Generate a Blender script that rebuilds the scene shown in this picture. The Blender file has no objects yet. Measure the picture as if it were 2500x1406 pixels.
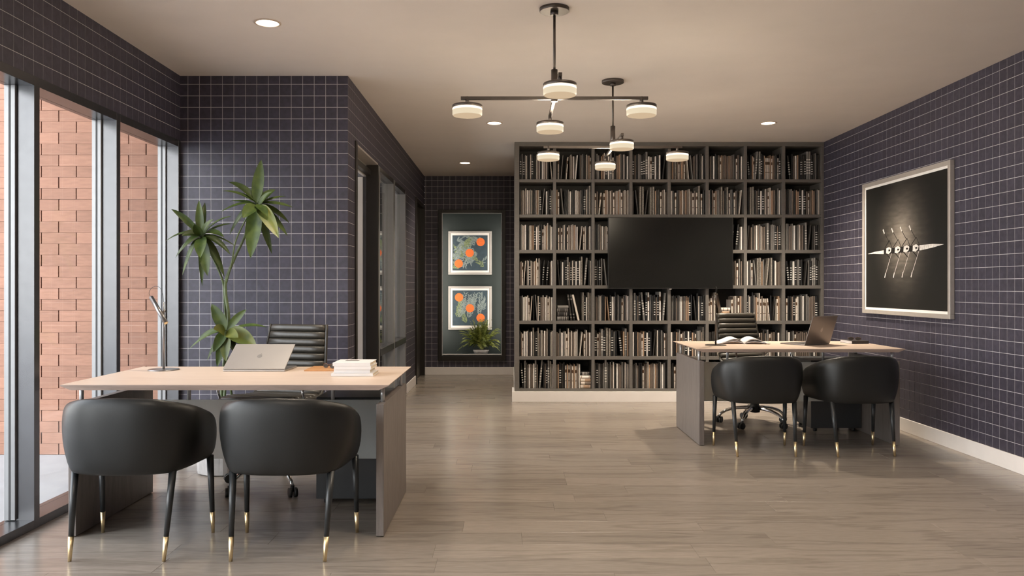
import bpy, bmesh, math, random
from mathutils import Vector, Matrix, Quaternion
PI = math.pi
random.seed(7)
S = bpy.context.scene
C = S.collection
# ------------------------------------------------------------------ camera, world, exposure
CAMH = 1.24
cd = bpy.data.cameras.new('camera'); cam = bpy.data.objects.new('camera', cd); C.objects.link(cam)
cam.location = (0, 0, CAMH); cam.rotation_euler = (PI/2, 0, 0)
cd.sensor_width = 36; cd.lens = 28.8; cd.shift_x = 8/2500; cd.shift_y = -3/2500
cd.clip_start = 0.05; cd.clip_end = 200
S.camera = cam
S.view_settings.view_transform = 'Standard'; S.view_settings.look = 'None'
S.view_settings.gamma = 1; S.view_settings.exposure = 0.30
try: S.view_settings.use_curve_mapping = False
except Exception: pass
W = bpy.data.worlds.new('world'); S.world = W; W.use_nodes = True
wn = W.node_tree.nodes; wl = W.node_tree.links; wn.clear()
SKY_STRENGTH = 7.6
wo = wn.new('ShaderNodeOutputWorld'); wb = wn.new('ShaderNodeBackground')
wt = wn.new('ShaderNodeTexCoord'); wsx = wn.new('ShaderNodeSeparateXYZ'); wr = wn.new('ShaderNodeValToRGB')
wl.new(wt.outputs['Generated'], wsx.inputs[0]); wl.new(wsx.outputs['Z'], wr.inputs[0])
wr.color_ramp.elements[0].position = 0.0; wr.color_ramp.elements[0].color = (1.0, 0.985, 0.975, 1)
wr.color_ramp.elements[1].position = 0.9; wr.color_ramp.elements[1].color = (0.80, 0.87, 1.0, 1)
wl.new(wr.outputs[0], wb.inputs[0]); wb.inputs[1].default_value = SKY_STRENGTH
wl.new(wb.outputs[0], wo.inputs[0])
S.cycles.max_bounces = 9; S.cycles.diffuse_bounces = 5; S.cycles.glossy_bounces = 4
S.cycles.transparent_max_bounces = 12; S.cycles.transmission_bounces = 4
S.cycles.caustics_reflective = False; S.cycles.caustics_refractive = False
S.cycles.sample_clamp_indirect = 6.0
# room size (metres)
H = 2.80; XL = -2.43; XR = 3.40; YA = 6.06; XC = -1.19; YB = 11.55; YS = 8.83; YR = -2.6; G = 0.0849

# ------------------------------------------------------------------ materials
def srgb(r, g, b):
    f = lambda c: (c/255/12.92) if c/255 <= 0.04045 else ((c/255+0.055)/1.055)**2.4
    return (f(r), f(g), f(b), 1)
def mat(name, col, rough=0.5, metal=0.0, var=0.0, nscale=8.0, stretch=(1,1,1), bump=0.0, emit=None, estr=0.0,
        island=0.0, spec=0.5, coat=0.0, col2=None, detail=3.0, transm=0.0, sheen=0.0):
    m = bpy.data.materials.new(name); m.use_nodes = True
    N = m.node_tree.nodes; L = m.node_tree.links; N.clear()
    out = N.new('ShaderNodeOutputMaterial'); b = N.new('ShaderNodeBsdfPrincipled'); L.new(b.outputs[0], out.inputs[0])
    b.inputs['Base Color'].default_value = col; b.inputs['Roughness'].default_value = rough
    b.inputs['Metallic'].default_value = metal; b.inputs['Specular IOR Level'].default_value = spec
    b.inputs['Coat Weight'].default_value = coat; b.inputs['Transmission Weight'].default_value = transm
    b.inputs['Sheen Weight'].default_value = sheen
    if emit: b.inputs['Emission Color'].default_value = emit; b.inputs['Emission Strength'].default_value = estr
    src = None
    if var or bump or col2:
        g = N.new('ShaderNodeNewGeometry'); mp = N.new('ShaderNodeMapping'); mp.inputs['Scale'].default_value = stretch
        oi = N.new('ShaderNodeObjectInfo'); ad = N.new('ShaderNodeVectorMath'); ad.operation = 'ADD'
        ml = N.new('ShaderNodeMath'); ml.operation = 'MULTIPLY'; ml.inputs[1].default_value = 37.0 if island else 0.0
        L.new(oi.outputs['Random'], ml.inputs[0]); L.new(g.outputs['Position'], ad.inputs[0]); L.new(ml.outputs[0], ad.inputs[1])
        L.new(ad.outputs[0], mp.inputs[0])
        nz = N.new('ShaderNodeTexNoise'); nz.inputs['Scale'].default_value = nscale; nz.inputs['Detail'].default_value = detail
        L.new(mp.outputs[0], nz.inputs['Vector'])
        if bump:
            bp = N.new('ShaderNodeBump'); bp.inputs['Strength'].default_value = bump; bp.inputs['Distance'].default_value = 0.002
            L.new(nz.outputs['Fac'], bp.inputs['Height']); L.new(bp.outputs[0], b.inputs['Normal'])
        if var or col2:
            mr = N.new('ShaderNodeMapRange'); mr.inputs[1].default_value = 0.3; mr.inputs[2].default_value = 0.7
            L.new(nz.outputs['Fac'], mr.inputs[0])
            mx = N.new('ShaderNodeMix'); mx.data_type = 'RGBA'
            c2 = col2 if col2 else tuple(c*(1-var) for c in col[:3])+(1,)
            c1 = col if col2 else tuple(min(1, c*(1+var)) for c in col[:3])+(1,)
            mx.inputs[6].default_value = c1; mx.inputs[7].default_value = c2
            L.new(mr.outputs[0], mx.inputs[0]); src = mx.outputs[2]
            L.new(src, b.inputs['Base Color'])
    if island:
        g2 = N.new('ShaderNodeNewGeometry'); oi2 = N.new('ShaderNodeObjectInfo')
        a = N.new('ShaderNodeMath'); a.operation = 'ADD'; L.new(g2.outputs['Random Per Island'], a.inputs[0]); L.new(oi2.outputs['Random'], a.inputs[1])
        f = N.new('ShaderNodeMath'); f.operation = 'FRACT'; L.new(a.outputs[0], f.inputs[0])
        mr2 = N.new('ShaderNodeMapRange'); mr2.inputs[3].default_value = 1-island; mr2.inputs[4].default_value = 1+island
        L.new(f.outputs[0], mr2.inputs[0])
        vm = N.new('ShaderNodeVectorMath'); vm.operation = 'SCALE'
        if src: L.new(src, vm.inputs[0])
        else: vm.inputs[0].default_value = col[:3]
        L.new(mr2.outputs[0], vm.inputs['Scale']); L.new(vm.outputs[0], b.inputs['Base Color'])
    return m
def glass_mat(name, tint=(0.97, 0.985, 0.98, 1), refl=1.0):
    m = bpy.data.materials.new(name); m.use_nodes = True
    N = m.node_tree.nodes; L = m.node_tree.links; N.clear()
    out = N.new('ShaderNodeOutputMaterial'); t = N.new('ShaderNodeBsdfTransparent'); t.inputs[0].default_value = tint
    g = N.new('ShaderNodeBsdfGlossy'); g.inputs['Roughness'].default_value = 0.02
    lw = N.new('ShaderNodeLayerWeight'); lw.inputs[0].default_value = 0.5
    pw = N.new('ShaderNodeMath'); pw.operation = 'POWER'; pw.inputs[1].default_value = 5.0; L.new(lw.outputs['Facing'], pw.inputs[0])
    fr = N.new('ShaderNodeMath'); fr.operation = 'MULTIPLY_ADD'; fr.inputs[1].default_value = 0.95; fr.inputs[2].default_value = 0.04; L.new(pw.outputs[0], fr.inputs[0])
    mx = N.new('ShaderNodeMixShader'); k = N.new('ShaderNodeMath'); k.operation = 'MULTIPLY'; k.inputs[1].default_value = refl
    L.new(fr.outputs[0], k.inputs[0]); L.new(k.outputs[0], mx.inputs[0]); L.new(t.outputs[0], mx.inputs[1]); L.new(g.outputs[0], mx.inputs[2])
    L.new(mx.outputs[0], out.inputs[0]); return m
def wood_mat(name, c1, c2, rough, bump=0.15, island=0.12, along='x', wscale=1.0, spec=0.5):
    """long-grained timber: stretched noise plus soft cathedral rings"""
    m = bpy.data.materials.new(name); m.use_nodes = True
    N = m.node_tree.nodes; L = m.node_tree.links; N.clear()
    out = N.new('ShaderNodeOutputMaterial'); b = N.new('ShaderNodeBsdfPrincipled'); L.new(b.outputs[0], out.inputs[0])
    b.inputs['Specular IOR Level'].default_value = spec
    g = N.new('ShaderNodeNewGeometry'); oi = N.new('ShaderNodeObjectInfo')
    ml = N.new('ShaderNodeMath'); ml.operation = 'MULTIPLY'; ml.inputs[1].default_value = 53.0
    sm = N.new('ShaderNodeMath'); sm.operation = 'ADD'; L.new(oi.outputs['Random'], sm.inputs[0]); L.new(g.outputs['Random Per Island'], sm.inputs[1])
    L.new(sm.outputs[0], ml.inputs[0])
    ad = N.new('ShaderNodeVectorMath'); ad.operation = 'ADD'; L.new(g.outputs['Position'], ad.inputs[0]); L.new(ml.outputs[0], ad.inputs[1])
    sc = {'x': (1, 9, 9), 'y': (9, 1, 9), 'z': (9, 9, 1)}[along]
    mp = N.new('ShaderNodeMapping'); mp.inputs['Scale'].default_value = tuple(s*wscale for s in sc); L.new(ad.outputs[0], mp.inputs[0])
    n0 = N.new('ShaderNodeTexNoise'); n0.inputs['Scale'].default_value = 0.9; n0.inputs['Detail'].default_value = 2; L.new(mp.outputs[0], n0.inputs['Vector'])
    k = N.new('ShaderNodeMath'); k.operation = 'MULTIPLY'; k.inputs[1].default_value = 26.0; L.new(n0.outputs['Fac'], k.inputs[0])
    sn = N.new('ShaderNodeMath'); sn.operation = 'SINE'; L.new(k.outputs[0], sn.inputs[0])
    mr = N.new('ShaderNodeMapRange'); mr.inputs[1].default_value = 0.45; mr.inputs[2].default_value = 1.0; mr.inputs[3].default_value = 0; mr.inputs[4].default_value = 0.42
    L.new(sn.outputs[0], mr.inputs[0])
    n1 = N.new('ShaderNodeTexNoise'); n1.inputs['Scale'].default_value = 14; n1.inputs['Detail'].default_value = 4; L.new(mp.outputs[0], n1.inputs['Vector'])
    mr1 = N.new('ShaderNodeMapRange'); mr1.inputs[1].default_value = 0.35; mr1.inputs[2].default_value = 0.7; mr1.inputs[3].default_value = 0; mr1.inputs[4].default_value = 0.42
    L.new(n1.outputs['Fac'], mr1.inputs[0])
    fa = N.new('ShaderNodeMath'); fa.operation = 'ADD'; fa.use_clamp = True; L.new(mr.outputs[0], fa.inputs[0]); L.new(mr1.outputs[0], fa.inputs[1])
    mx = N.new('ShaderNodeMix'); mx.data_type = 'RGBA'; mx.inputs[6].default_value = c1; mx.inputs[7].default_value = c2
    L.new(fa.outputs[0], mx.inputs[0])
    f = N.new('ShaderNodeMath'); f.operation = 'FRACT'; L.new(sm.outputs[0], f.inputs[0])
    mr2 = N.new('ShaderNodeMapRange'); mr2.inputs[3].default_value = 1-island; mr2.inputs[4].default_value = 1+island; L.new(f.outputs[0], mr2.inputs[0])
    vm = N.new('ShaderNodeVectorMath'); vm.operation = 'SCALE'; L.new(mx.outputs[2], vm.inputs[0]); L.new(mr2.outputs[0], vm.inputs['Scale'])
    L.new(vm.outputs[0], b.inputs['Base Color'])
    rr = N.new('ShaderNodeMapRange'); rr.inputs[3].default_value = rough; rr.inputs[4].default_value = rough+0.10; L.new(n1.outputs['Fac'], rr.inputs[0]); L.new(rr.outputs[0], b.inputs['Roughness'])
    bp = N.new('ShaderNodeBump'); bp.inputs['Strength'].default_value = bump; bp.inputs['Distance'].default_value = 0.001
    L.new(n1.outputs['Fac'], bp.inputs['Height']); L.new(bp.outputs[0], b.inputs['Normal'])
    return m
M = {}
M['tile'] = mat('navy_tile', (0.050, 0.045, 0.066, 1), 0.5, var=0.22, nscale=30, bump=0.25, island=0.09, detail=6)
M['grout'] = mat('pale_grout', (0.64, 0.61, 0.62, 1), 0.7, var=0.05)
M['ceiling'] = mat('ceiling_paint', (0.82, 0.745, 0.68, 1), 0.75, var=0.02, nscale=3)
M['plaster'] = mat('plain_plaster', (0.42, 0.38, 0.34, 1), 0.7, var=0.03)
M['skirting'] = mat('skirting_paint', (0.86, 0.82, 0.80, 1), 0.4, var=0.02)
M['floorwood'] = wood_mat('oak_plank', (0.305, 0.262, 0.222, 1), (0.188, 0.156, 0.130, 1), 0.17, bump=0.12, island=0.10, along='x')
M['subfloor'] = mat('subfloor', (0.05, 0.04, 0.03, 1), 0.9, var=0.1)
M['brick'] = mat('pink_brick', (0.325, 0.170, 0.116, 1), 0.85, var=0.10, nscale=12, stretch=(1, 1, 5), bump=0.4, island=0.10, detail=6)
M['mortar'] = mat('dark_mortar', (0.035, 0.015, 0.011, 1), 0.9, var=0.1)
M['paving'] = mat('pale_concrete', (0.32, 0.32, 0.325, 1), 0.8, var=0.06, nscale=4, bump=0.2)
M['alu'] = mat('satin_aluminium', (0.115, 0.115, 0.12, 1), 0.26, metal=0.75, var=0.04, nscale=20)
M['alu_light'] = mat('pale_aluminium', (0.27, 0.27, 0.275, 1), 0.35, metal=0.35, var=0.03, nscale=20)
M['gasket'] = mat('black_gasket', (0.02, 0.02, 0.02, 1), 0.6, var=0.1)
M['glass'] = glass_mat('window_glass')
M['black_frame'] = mat('black_frame', (0.016, 0.013, 0.010, 1), 0.35, var=0.1)
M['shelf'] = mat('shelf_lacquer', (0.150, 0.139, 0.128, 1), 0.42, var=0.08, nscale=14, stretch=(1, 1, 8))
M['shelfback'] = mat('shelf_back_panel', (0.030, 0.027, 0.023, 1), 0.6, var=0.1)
M['tvscreen'] = mat('television_glass', (0.010, 0.010, 0.009, 1), 0.22, var=0.1, nscale=2)
M['tvbody'] = mat('television_body', (0.015, 0.014, 0.013, 1), 0.45, var=0.1)
M['leather'] = mat('black_leather', (0.014, 0.014, 0.0135, 1), 0.40, var=0.08, nscale=160, bump=0.04, spec=0.36)
M['leather2'] = mat('brown_black_leather', (0.034, 0.029, 0.022, 1), 0.42, var=0.15, nscale=60, bump=0.15, spec=0.6)
M['legblack'] = mat('black_leg_paint', (0.024, 0.026, 0.028, 1), 0.35, var=0.08)
M['brass'] = mat('brushed_brass', (0.88, 0.70, 0.42, 1), 0.36, metal=1.0, var=0.05, nscale=40)
M['chrome'] = mat('chrome', (0.78, 0.78, 0.78, 1), 0.10, metal=1.0, var=0.02)
M['rubber'] = mat('black_rubber', (0.012, 0.012, 0.012, 1), 0.5, var=0.1)
M['desktop'] = wood_mat('pale_oak_veneer', (0.66, 0.525, 0.43, 1), (0.57, 0.44, 0.355, 1), 0.36, bump=0.06, island=0.02, along='x', wscale=0.6)
M['deskedge'] = wood_mat('oak_edge', (0.42, 0.31, 0.26, 1), (0.30, 0.22, 0.18, 1), 0.45, bump=0.06, island=0.02, along='x')
M['deskpanel'] = wood_mat('grey_stained_panel', (0.20, 0.172, 0.158, 1), (0.14, 0.118, 0.110, 1), 0.42, bump=0.08, island=0.03, along='z', wscale=1.3)
M['steel'] = mat('brushed_steel', (0.60, 0.60, 0.61, 1), 0.35, metal=0.45, var=0.05, nscale=30)
M['modesty'] = mat('frosted_panel', (0.80, 0.83, 0.82, 1), 0.4, var=0.02)
M['pedestal'] = mat('charcoal_lacquer', (0.030, 0.032, 0.035, 1), 0.35, var=0.05)
M['silver'] = mat('laptop_silver', (0.46, 0.43, 0.41, 1), 0.32, metal=0.5, var=0.02)
M['spacegrey'] = mat('laptop_grey', (0.20, 0.18, 0.17, 1), 0.35, metal=0.6, var=0.02)
M['screen'] = mat('laptop_screen', (0.01, 0.01, 0.012, 1), 0.15, var=0.05)
M['keys'] = mat('laptop_keys', (0.03, 0.03, 0.03, 1), 0.5, var=0.05)
M['logo'] = mat('laptop_emblem', (0.415, 0.39, 0.375, 1), 0.2, metal=0.5, var=0.02)
M['emblem_grey'] = mat('grey_emblem', (0.30, 0.27, 0.25, 1), 0.3, metal=0.6, var=0.02)
M['white'] = mat('white_cover', (0.80, 0.78, 0.77, 1), 0.45, var=0.02)
M['page'] = mat('paper_edge', (0.72, 0.64, 0.50, 1), 0.8, var=0.06, nscale=200, stretch=(1, 1, 8))
M['pagewhite'] = mat('paper_white', (0.82, 0.79, 0.78, 1), 0.7, var=0.02)
M['ink'] = mat('grey_print', (0.14, 0.13, 0.12, 1), 0.5, var=0.05)
M['tan'] = mat('tan_leather', (0.50, 0.25, 0.10, 1), 0.45, var=0.12, nscale=40, bump=0.2)
M['tortoise'] = mat('tortoiseshell', (0.16, 0.07, 0.035, 1), 0.2, col2=(0.05, 0.02, 0.012, 1), nscale=120)
M['lens'] = mat('dark_lens', (0.05, 0.045, 0.04, 1), 0.08, var=0.1)
M['lampmetal'] = mat('lamp_metal', (0.30, 0.29, 0.29, 1), 0.30, metal=0.9, var=0.05, nscale=30)
M['lampdark'] = mat('lamp_bronze', (0.10, 0.08, 0.065, 1), 0.35, metal=0.8, var=0.05, nscale=30)
M['fixture'] = mat('fixture_bronze', (0.125, 0.105, 0.092, 1), 0.38, metal=0.75, var=0.06, nscale=30)
M['lampglass'] = mat('lit_opal_glass', (0.02, 0.018, 0.015, 1), 0.5, spec=0.1, emit=(1.0, 0.84, 0.60, 1), estr=0.66, var=0.02)
M['lampunder'] = mat('lit_opal_underside', (0.0, 0.0, 0.0, 1), 0.8, spec=0.0, emit=(1.0, 0.74, 0.48, 1), estr=0.52, var=0.02)
M['lampglow'] = mat('lit_ring', (0.06, 0.055, 0.045, 1), 0.3, emit=(1.0, 0.86, 0.66, 1), estr=1.35, var=0.02)
M['downlens'] = mat('lit_downlight_lens', (0.9, 0.85, 0.75, 1), 0.4, emit=(1.0, 0.86, 0.68, 1), estr=9.0, var=0.02)
M['trimwhite'] = mat('downlight_trim', (0.62, 0.50, 0.40, 1), 0.5, var=0.02)
M['picframe'] = mat('champagne_frame', (0.50, 0.455, 0.41, 1), 0.35, metal=0.25, var=0.04, nscale=20)
M['picmat'] = mat('white_mount', (0.90, 0.87, 0.83, 1), 0.7, var=0.02)
M['white_ink'] = mat('print_white', (0.74, 0.70, 0.66, 1), 0.5, var=0.25, nscale=60)
M['black_ink'] = mat('print_black', (0.010, 0.008, 0.007, 1), 0.5, var=0.1)
M['orange_ink'] = mat('print_orange', (0.95, 0.20, 0.045, 1), 0.6, var=0.06, nscale=40)
M['blue_ink'] = mat('print_slate', (0.045, 0.075, 0.098, 1), 0.6, var=0.15, nscale=20)
M['leaf_ink'] = mat('print_leaf', (0.33, 0.38, 0.37, 1), 0.6, col2=(0.16, 0.22, 0.22, 1), nscale=60)
M['leaf_ink2'] = mat('print_leaf_green', (0.30, 0.35, 0.17, 1), 0.6, col2=(0.12, 0.18, 0.10, 1), nscale=60)
M['whiteframe'] = mat('white_picture_frame', (0.46, 0.44, 0.42, 1), 0.35, var=0.02)
M['white_post'] = mat('white_post_paint', (0.80, 0.80, 0.82, 1), 0.4, var=0.02)
M['teal'] = mat('teal_paint', (0.022, 0.032, 0.031, 1), 0.6, var=0.04)
M['leaf'] = mat('plant_leaf', (0.066, 0.096, 0.018, 1), 0.46, col2=(0.026, 0.048, 0.010, 1), nscale=18, bump=0.2, island=0.25, spec=0.35)
M['leaf_yellow'] = mat('young_leaf', (0.15, 0.155, 0.028, 1), 0.45, col2=(0.065, 0.095, 0.018, 1), nscale=14, bump=0.2, island=0.15)
M['stem'] = mat('plant_stem', (0.12, 0.16, 0.07, 1), 0.5, col2=(0.07, 0.10, 0.04, 1), nscale=30)
M['fern'] = mat('fern_frond', (0.34, 0.36, 0.08, 1), 0.5, col2=(0.12, 0.17, 0.04, 1), nscale=25, island=0.3)
M['pot'] = mat('ribbed_concrete', (0.40, 0.38, 0.37, 1), 0.75, var=0.12, nscale=20, bump=0.3)
M['soil'] = mat('potting_soil', (0.03, 0.02, 0.014, 1), 0.95, var=0.3, nscale=60, bump=0.8)
M['doorwood'] = mat('dark_door', (0.050, 0.044, 0.036, 1), 0.4, var=0.08, nscale=10)
M['side_wall'] = mat('side_room_paint', (0.13, 0.12, 0.12, 1), 0.7, var=0.04)
def trans_mat(name, col, k):
    m = bpy.data.materials.new(name); m.use_nodes = True; N = m.node_tree.nodes; L = m.node_tree.links; b = N['Principled BSDF']; out = N['Material Output']
    b.inputs['Base Color'].default_value = col; b.inputs['Roughness'].default_value = 0.35
    t = N.new('ShaderNodeBsdfTranslucent'); t.inputs[0].default_value = col; mx = N.new('ShaderNodeMixShader'); mx.inputs[0].default_value = k
    L.new(b.outputs[0], mx.inputs[1]); L.new(t.outputs[0], mx.inputs[2]); L.new(mx.outputs[0], out.inputs[0]); return m
M['modesty'] = trans_mat('frosted_glass_panel', (0.95, 0.97, 0.96, 1), 0.65)
# book colours
for k, c, r in (('bk_black', (0.014, 0.013, 0.013), .35), ('bk_dark', (0.036, 0.032, 0.029), .4), ('bk_grey', (0.24, 0.23, 0.22), .4),
                ('bk_taupe', (0.20, 0.158, 0.13), .45), ('bk_cream', (0.74, 0.67, 0.60), .45), ('bk_white', (0.88, 0.84, 0.80), .45),
                ('bk_tan', (0.46, 0.31, 0.21), .45), ('bk_red', (0.24, 0.06, 0.045), .45), ('bk_brown', (0.10, 0.055, 0.03), .45)):
    M[k] = mat('book_'+k[3:], c+(1,), r, var=0.06, nscale=50, island=0.14)
M['bk_joint_shade'] = mat('book_joint_shade', (0.05, 0.042, 0.036, 1), 0.6, var=0.1)  # shade in the grooves beside pale spines, painted as a dark colour
M['bk_mottle'] = mat('book_marbled', (0.42, 0.38, 0.34, 1), 0.5, col2=(0.13, 0.12, 0.10, 1), nscale=150, island=0.1)

# ------------------------------------------------------------------ mesh helpers
class MB:
    def __init__(s): s.v = []; s.f = []; s.mi = []; s.sm = []
    def add(s, vs, fs, m=0, smooth=False, T=None):
        o = len(s.v); s.v += [tuple(T @ Vector(p)) if T else tuple(p) for p in vs]
        for f in fs: s.f.append(tuple(i+o for i in f)); s.mi.append(m); s.sm.append(smooth)
        return s
    def box(s, x0, x1, y0, y1, z0, z1, m=0, T=None):
        v = [(x0,y0,z0),(x1,y0,z0),(x1,y1,z0),(x0,y1,z0),(x0,y0,z1),(x1,y0,z1),(x1,y1,z1),(x0,y1,z1)]
        return s.add(v, [(0,3,2,1),(4,5,6,7),(0,1,5,4),(1,2,6,5),(2,3,7,6),(3,0,4,7)], m, False, T)
    def lathe(s, prof, n=24, m=0, smooth=True, T=None, cap=True):
        v = []; f = []
        for r, z in prof:
            for i in range(n):
                a = 2*PI*i/n; v.append((r*math.cos(a), r*math.sin(a), z))
        for j in range(len(prof)-1):
            for i in range(n):
                k = (i+1) % n; f.append((j*n+i, j*n+k, (j+1)*n+k, (j+1)*n+i))
        s.add(v, f, m, smooth, T)
        if cap:
            o = len(s.v)-len(v)
            s.f.append(tuple(o+i for i in reversed(range(n)))); s.mi.append(m); s.sm.append(False)
            s.f.append(tuple(o+(len(prof)-1)*n+i for i in range(n))); s.mi.append(m); s.sm.append(False)
        return s
    def cyl(s, p0, p1, r0, r1=None, n=16, m=0, smooth=True):
        r1 = r0 if r1 is None else r1
        p0 = Vector(p0); p1 = Vector(p1); d = p1-p0
        T = Matrix.Translation(p0) @ d.to_track_quat('Z', 'Y').to_matrix().to_4x4()
        return s.lathe([(r0, 0), (r1, d.length)], n, m, smooth, T)
    def tube(s, pts, rad, n=8, m=0, smooth=True, closed=False):
        pts = [Vector(p) for p in pts]; N = len(pts)
        rs = rad if isinstance(rad, (list, tuple)) else [rad]*N
        v = []; f = []; up = None
        for i, p in enumerate(pts):
            a = pts[max(i-1, 0)]; b = pts[min(i+1, N-1)]; t = (b-a).normalized()
            if up is None:
                up = t.orthogonal().normalized()
            up = (up - t*up.dot(t)).normalized(); w = t.cross(up)
            for k in range(n):
                an = 2*PI*k/n; v.append(p + (up*math.cos(an)+w*math.sin(an))*rs[i])
        for i in range(N-1):
            for k in range(n):
                q = (k+1) % n; f.append((i*n+k, i*n+q, (i+1)*n+q, (i+1)*n+k))
        f.append(tuple(reversed(range(n)))); f.append(tuple((N-1)*n+k for k in range(n)))
        return s.add(v, f, m, smooth)
    def loft(s, rings, m=0, smooth=True, caps=True):
        n = len(rings[0]); v = [p for r in rings for p in r]; f = []
        for j in range(len(rings)-1):
            for i in range(n):
                k = (i+1) % n; f.append((j*n+i, j*n+k, (j+1)*n+k, (j+1)*n+i))
        if caps: f.append(tuple(reversed(range(n)))); f.append(tuple((len(rings)-1)*n+i for i in range(n)))
        return s.add(v, f, m, smooth)
    def mesh(s, name, mats):
        me = bpy.data.meshes.new(name); me.from_pydata([tuple(p) for p in s.v], [], s.f); me.update()
        for m in mats: me.materials.append(M[m] if isinstance(m, str) else m)
        me.polygons.foreach_set('material_index', s.mi); me.polygons.foreach_set('use_smooth', s.sm)
        return me
    def build(s, name, mats, parent=None, loc=(0,0,0), rot=(0,0,0), bevel=0, seg=2, sub=0, fix=False, auto=False):
        if isinstance(mats, str): mats = [mats]
        me = s.mesh(name, mats)
        if fix:
            bm = bmesh.new(); bm.from_mesh(me); bmesh.ops.recalc_face_normals(bm, faces=bm.faces[:]); bm.to_mesh(me); bm.free()
        o = bpy.data.objects.new(name, me); C.objects.link(o); o.parent = parent; o.location = loc; o.rotation_euler = rot
        if bevel:
            b = o.modifiers.new('bev', 'BEVEL'); b.width = bevel; b.segments = seg; b.limit_method = 'ANGLE'; b.angle_limit = 0.6
            b.harden_normals = False
        if sub:
            q = o.modifiers.new('sub', 'SUBSURF'); q.levels = sub; q.render_levels = sub
        return o
def tag(o, label=None, cat=None, group=None, kind=None):
    if label: o['label'] = label
    if cat: o['category'] = cat
    if group: o['group'] = group
    if kind: o['kind'] = kind
    return o
def empty(name, loc=(0,0,0), rz=0):
    o = bpy.data.objects.new(name, None); C.objects.link(o); o.location = loc; o.rotation_euler = (0, 0, rz); o.empty_display_size = 0.1
    return o
def inst(name, me, parent, loc, rot=(0,0,0), scale=(1,1,1)):
    o = bpy.data.objects.new(name, me); C.objects.link(o); o.parent = parent; o.location = loc; o.rotation_euler = rot; o.scale = scale
    return o
def copy_tree(o, parent=None):
    c = o.copy(); C.objects.link(c); c.parent = parent
    for ch in list(o.children): copy_tree(ch, c)
    return c
def frange(a, b, st):
    r = []; x = a
    while x < b-1e-6: r.append(x); x += st
    return r

# ------------------------------------------------------------------ tiled walls
def rect_minus(r, hole):
    """rectangle r=(u0,u1,v0,v1) minus hole -> list of rectangles"""
    u0, u1, v0, v1 = r; a0, a1, b0, b1 = hole
    if u1 <= a0 or u0 >= a1 or v1 <= b0 or v0 >= b1: return [r]
    out = []
    if u0 < a0: out.append((u0, a0, v0, v1))
    if u1 > a1: out.append((a1, u1, v0, v1))
    m0, m1 = max(u0, a0), min(u1, a1)
    if v0 < b0: out.append((m0, m1, v0, b0))
    if v1 > b1: out.append((m0, m1, b1, v1))
    return out
def tile_wall(name, axis, pos, nrm, u0, u1, v0, v1, uphase, holes, thick, nearkey, limit=300, trim=0.0):
    """axis 'x': wall plane at x=pos (u = y); axis 'y': wall plane at y=pos (u = x); nrm = +-1 facing direction."""
    def bx(mb, a0, a1, b0, b1, d0, d1, m=0):
        p0, p1 = sorted((pos+nrm*d0, pos+nrm*d1))
        if axis == 'x': mb.box(p0, p1, a0, a1, b0, b1, m)
        else: mb.box(a0, a1, p0, p1, b0, b1, m)
    back = [(u0+trim, u1, v0, v1)]
    for h in holes: back = [q for r in back for q in rect_minus(r, h)]
    mb = MB()
    for r in back: bx(mb, *r, -thick, -0.0012)
    w = mb.build(name, ['grout']); tag(w, kind='structure')
    gap = 0.0034/2
    cells = []
    us = sorted([u0, u1] + [x for x in [uphase + G*k for k in range(-140, 140)] if u0+0.004 < x < u1-0.004])
    vs = sorted([v0, v1] + [x for x in [2.737 - G*k for k in range(40)] if v0+0.004 < x < v1-0.004])
    for i in range(len(us)-1):
        for j in range(len(vs)-1):
            rs = [(us[i]+(gap if us[i] > u0 else 0), us[i+1]-(gap if us[i+1] < u1 else 0), vs[j]+(gap if vs[j] > v0 else 0), vs[j+1]-(gap if vs[j+1] < v1 else 0))]
            for h in holes: rs = [q for r in rs for q in rect_minus(r, h)]
            cells += [r for r in rs if r[1]-r[0] > 0.003 and r[3]-r[2] > 0.003]
    cells.sort(key=nearkey)
    std = None
    rest = MB()
    for n, r in enumerate(cells):
        if n < limit:
            fullsize = abs(r[1]-r[0]-(G-2*gap)) < 1e-5 and abs(r[3]-r[2]-(G-2*gap)) < 1e-5
            cu, cv = (r[0]+r[1])/2, (r[2]+r[3])/2
            loc = (pos, cu, cv) if axis == 'x' else (cu, pos, cv)
            if fullsize and std: inst('tile', std, w, loc); continue
            t = MB(); hu, hv = (r[1]-r[0])/2, (r[3]-r[2])/2
            p0, p1 = sorted((-nrm*0.0014, 0.0))
            if axis == 'x': t.box(p0, p1, -hu, hu, -hv, hv)
            else: t.box(-hu, hu, p0, p1, -hv, hv)
            me = t.mesh('tile', ['tile'])
            if fullsize: std = me
            inst('tile', me, w, loc)
        else: bx(rest, *r, -0.0014, 0.0)
    if rest.v: tag(rest.build('tiles', ['tile'], w), kind='stuff')
    return w
WT = 0.16
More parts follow.
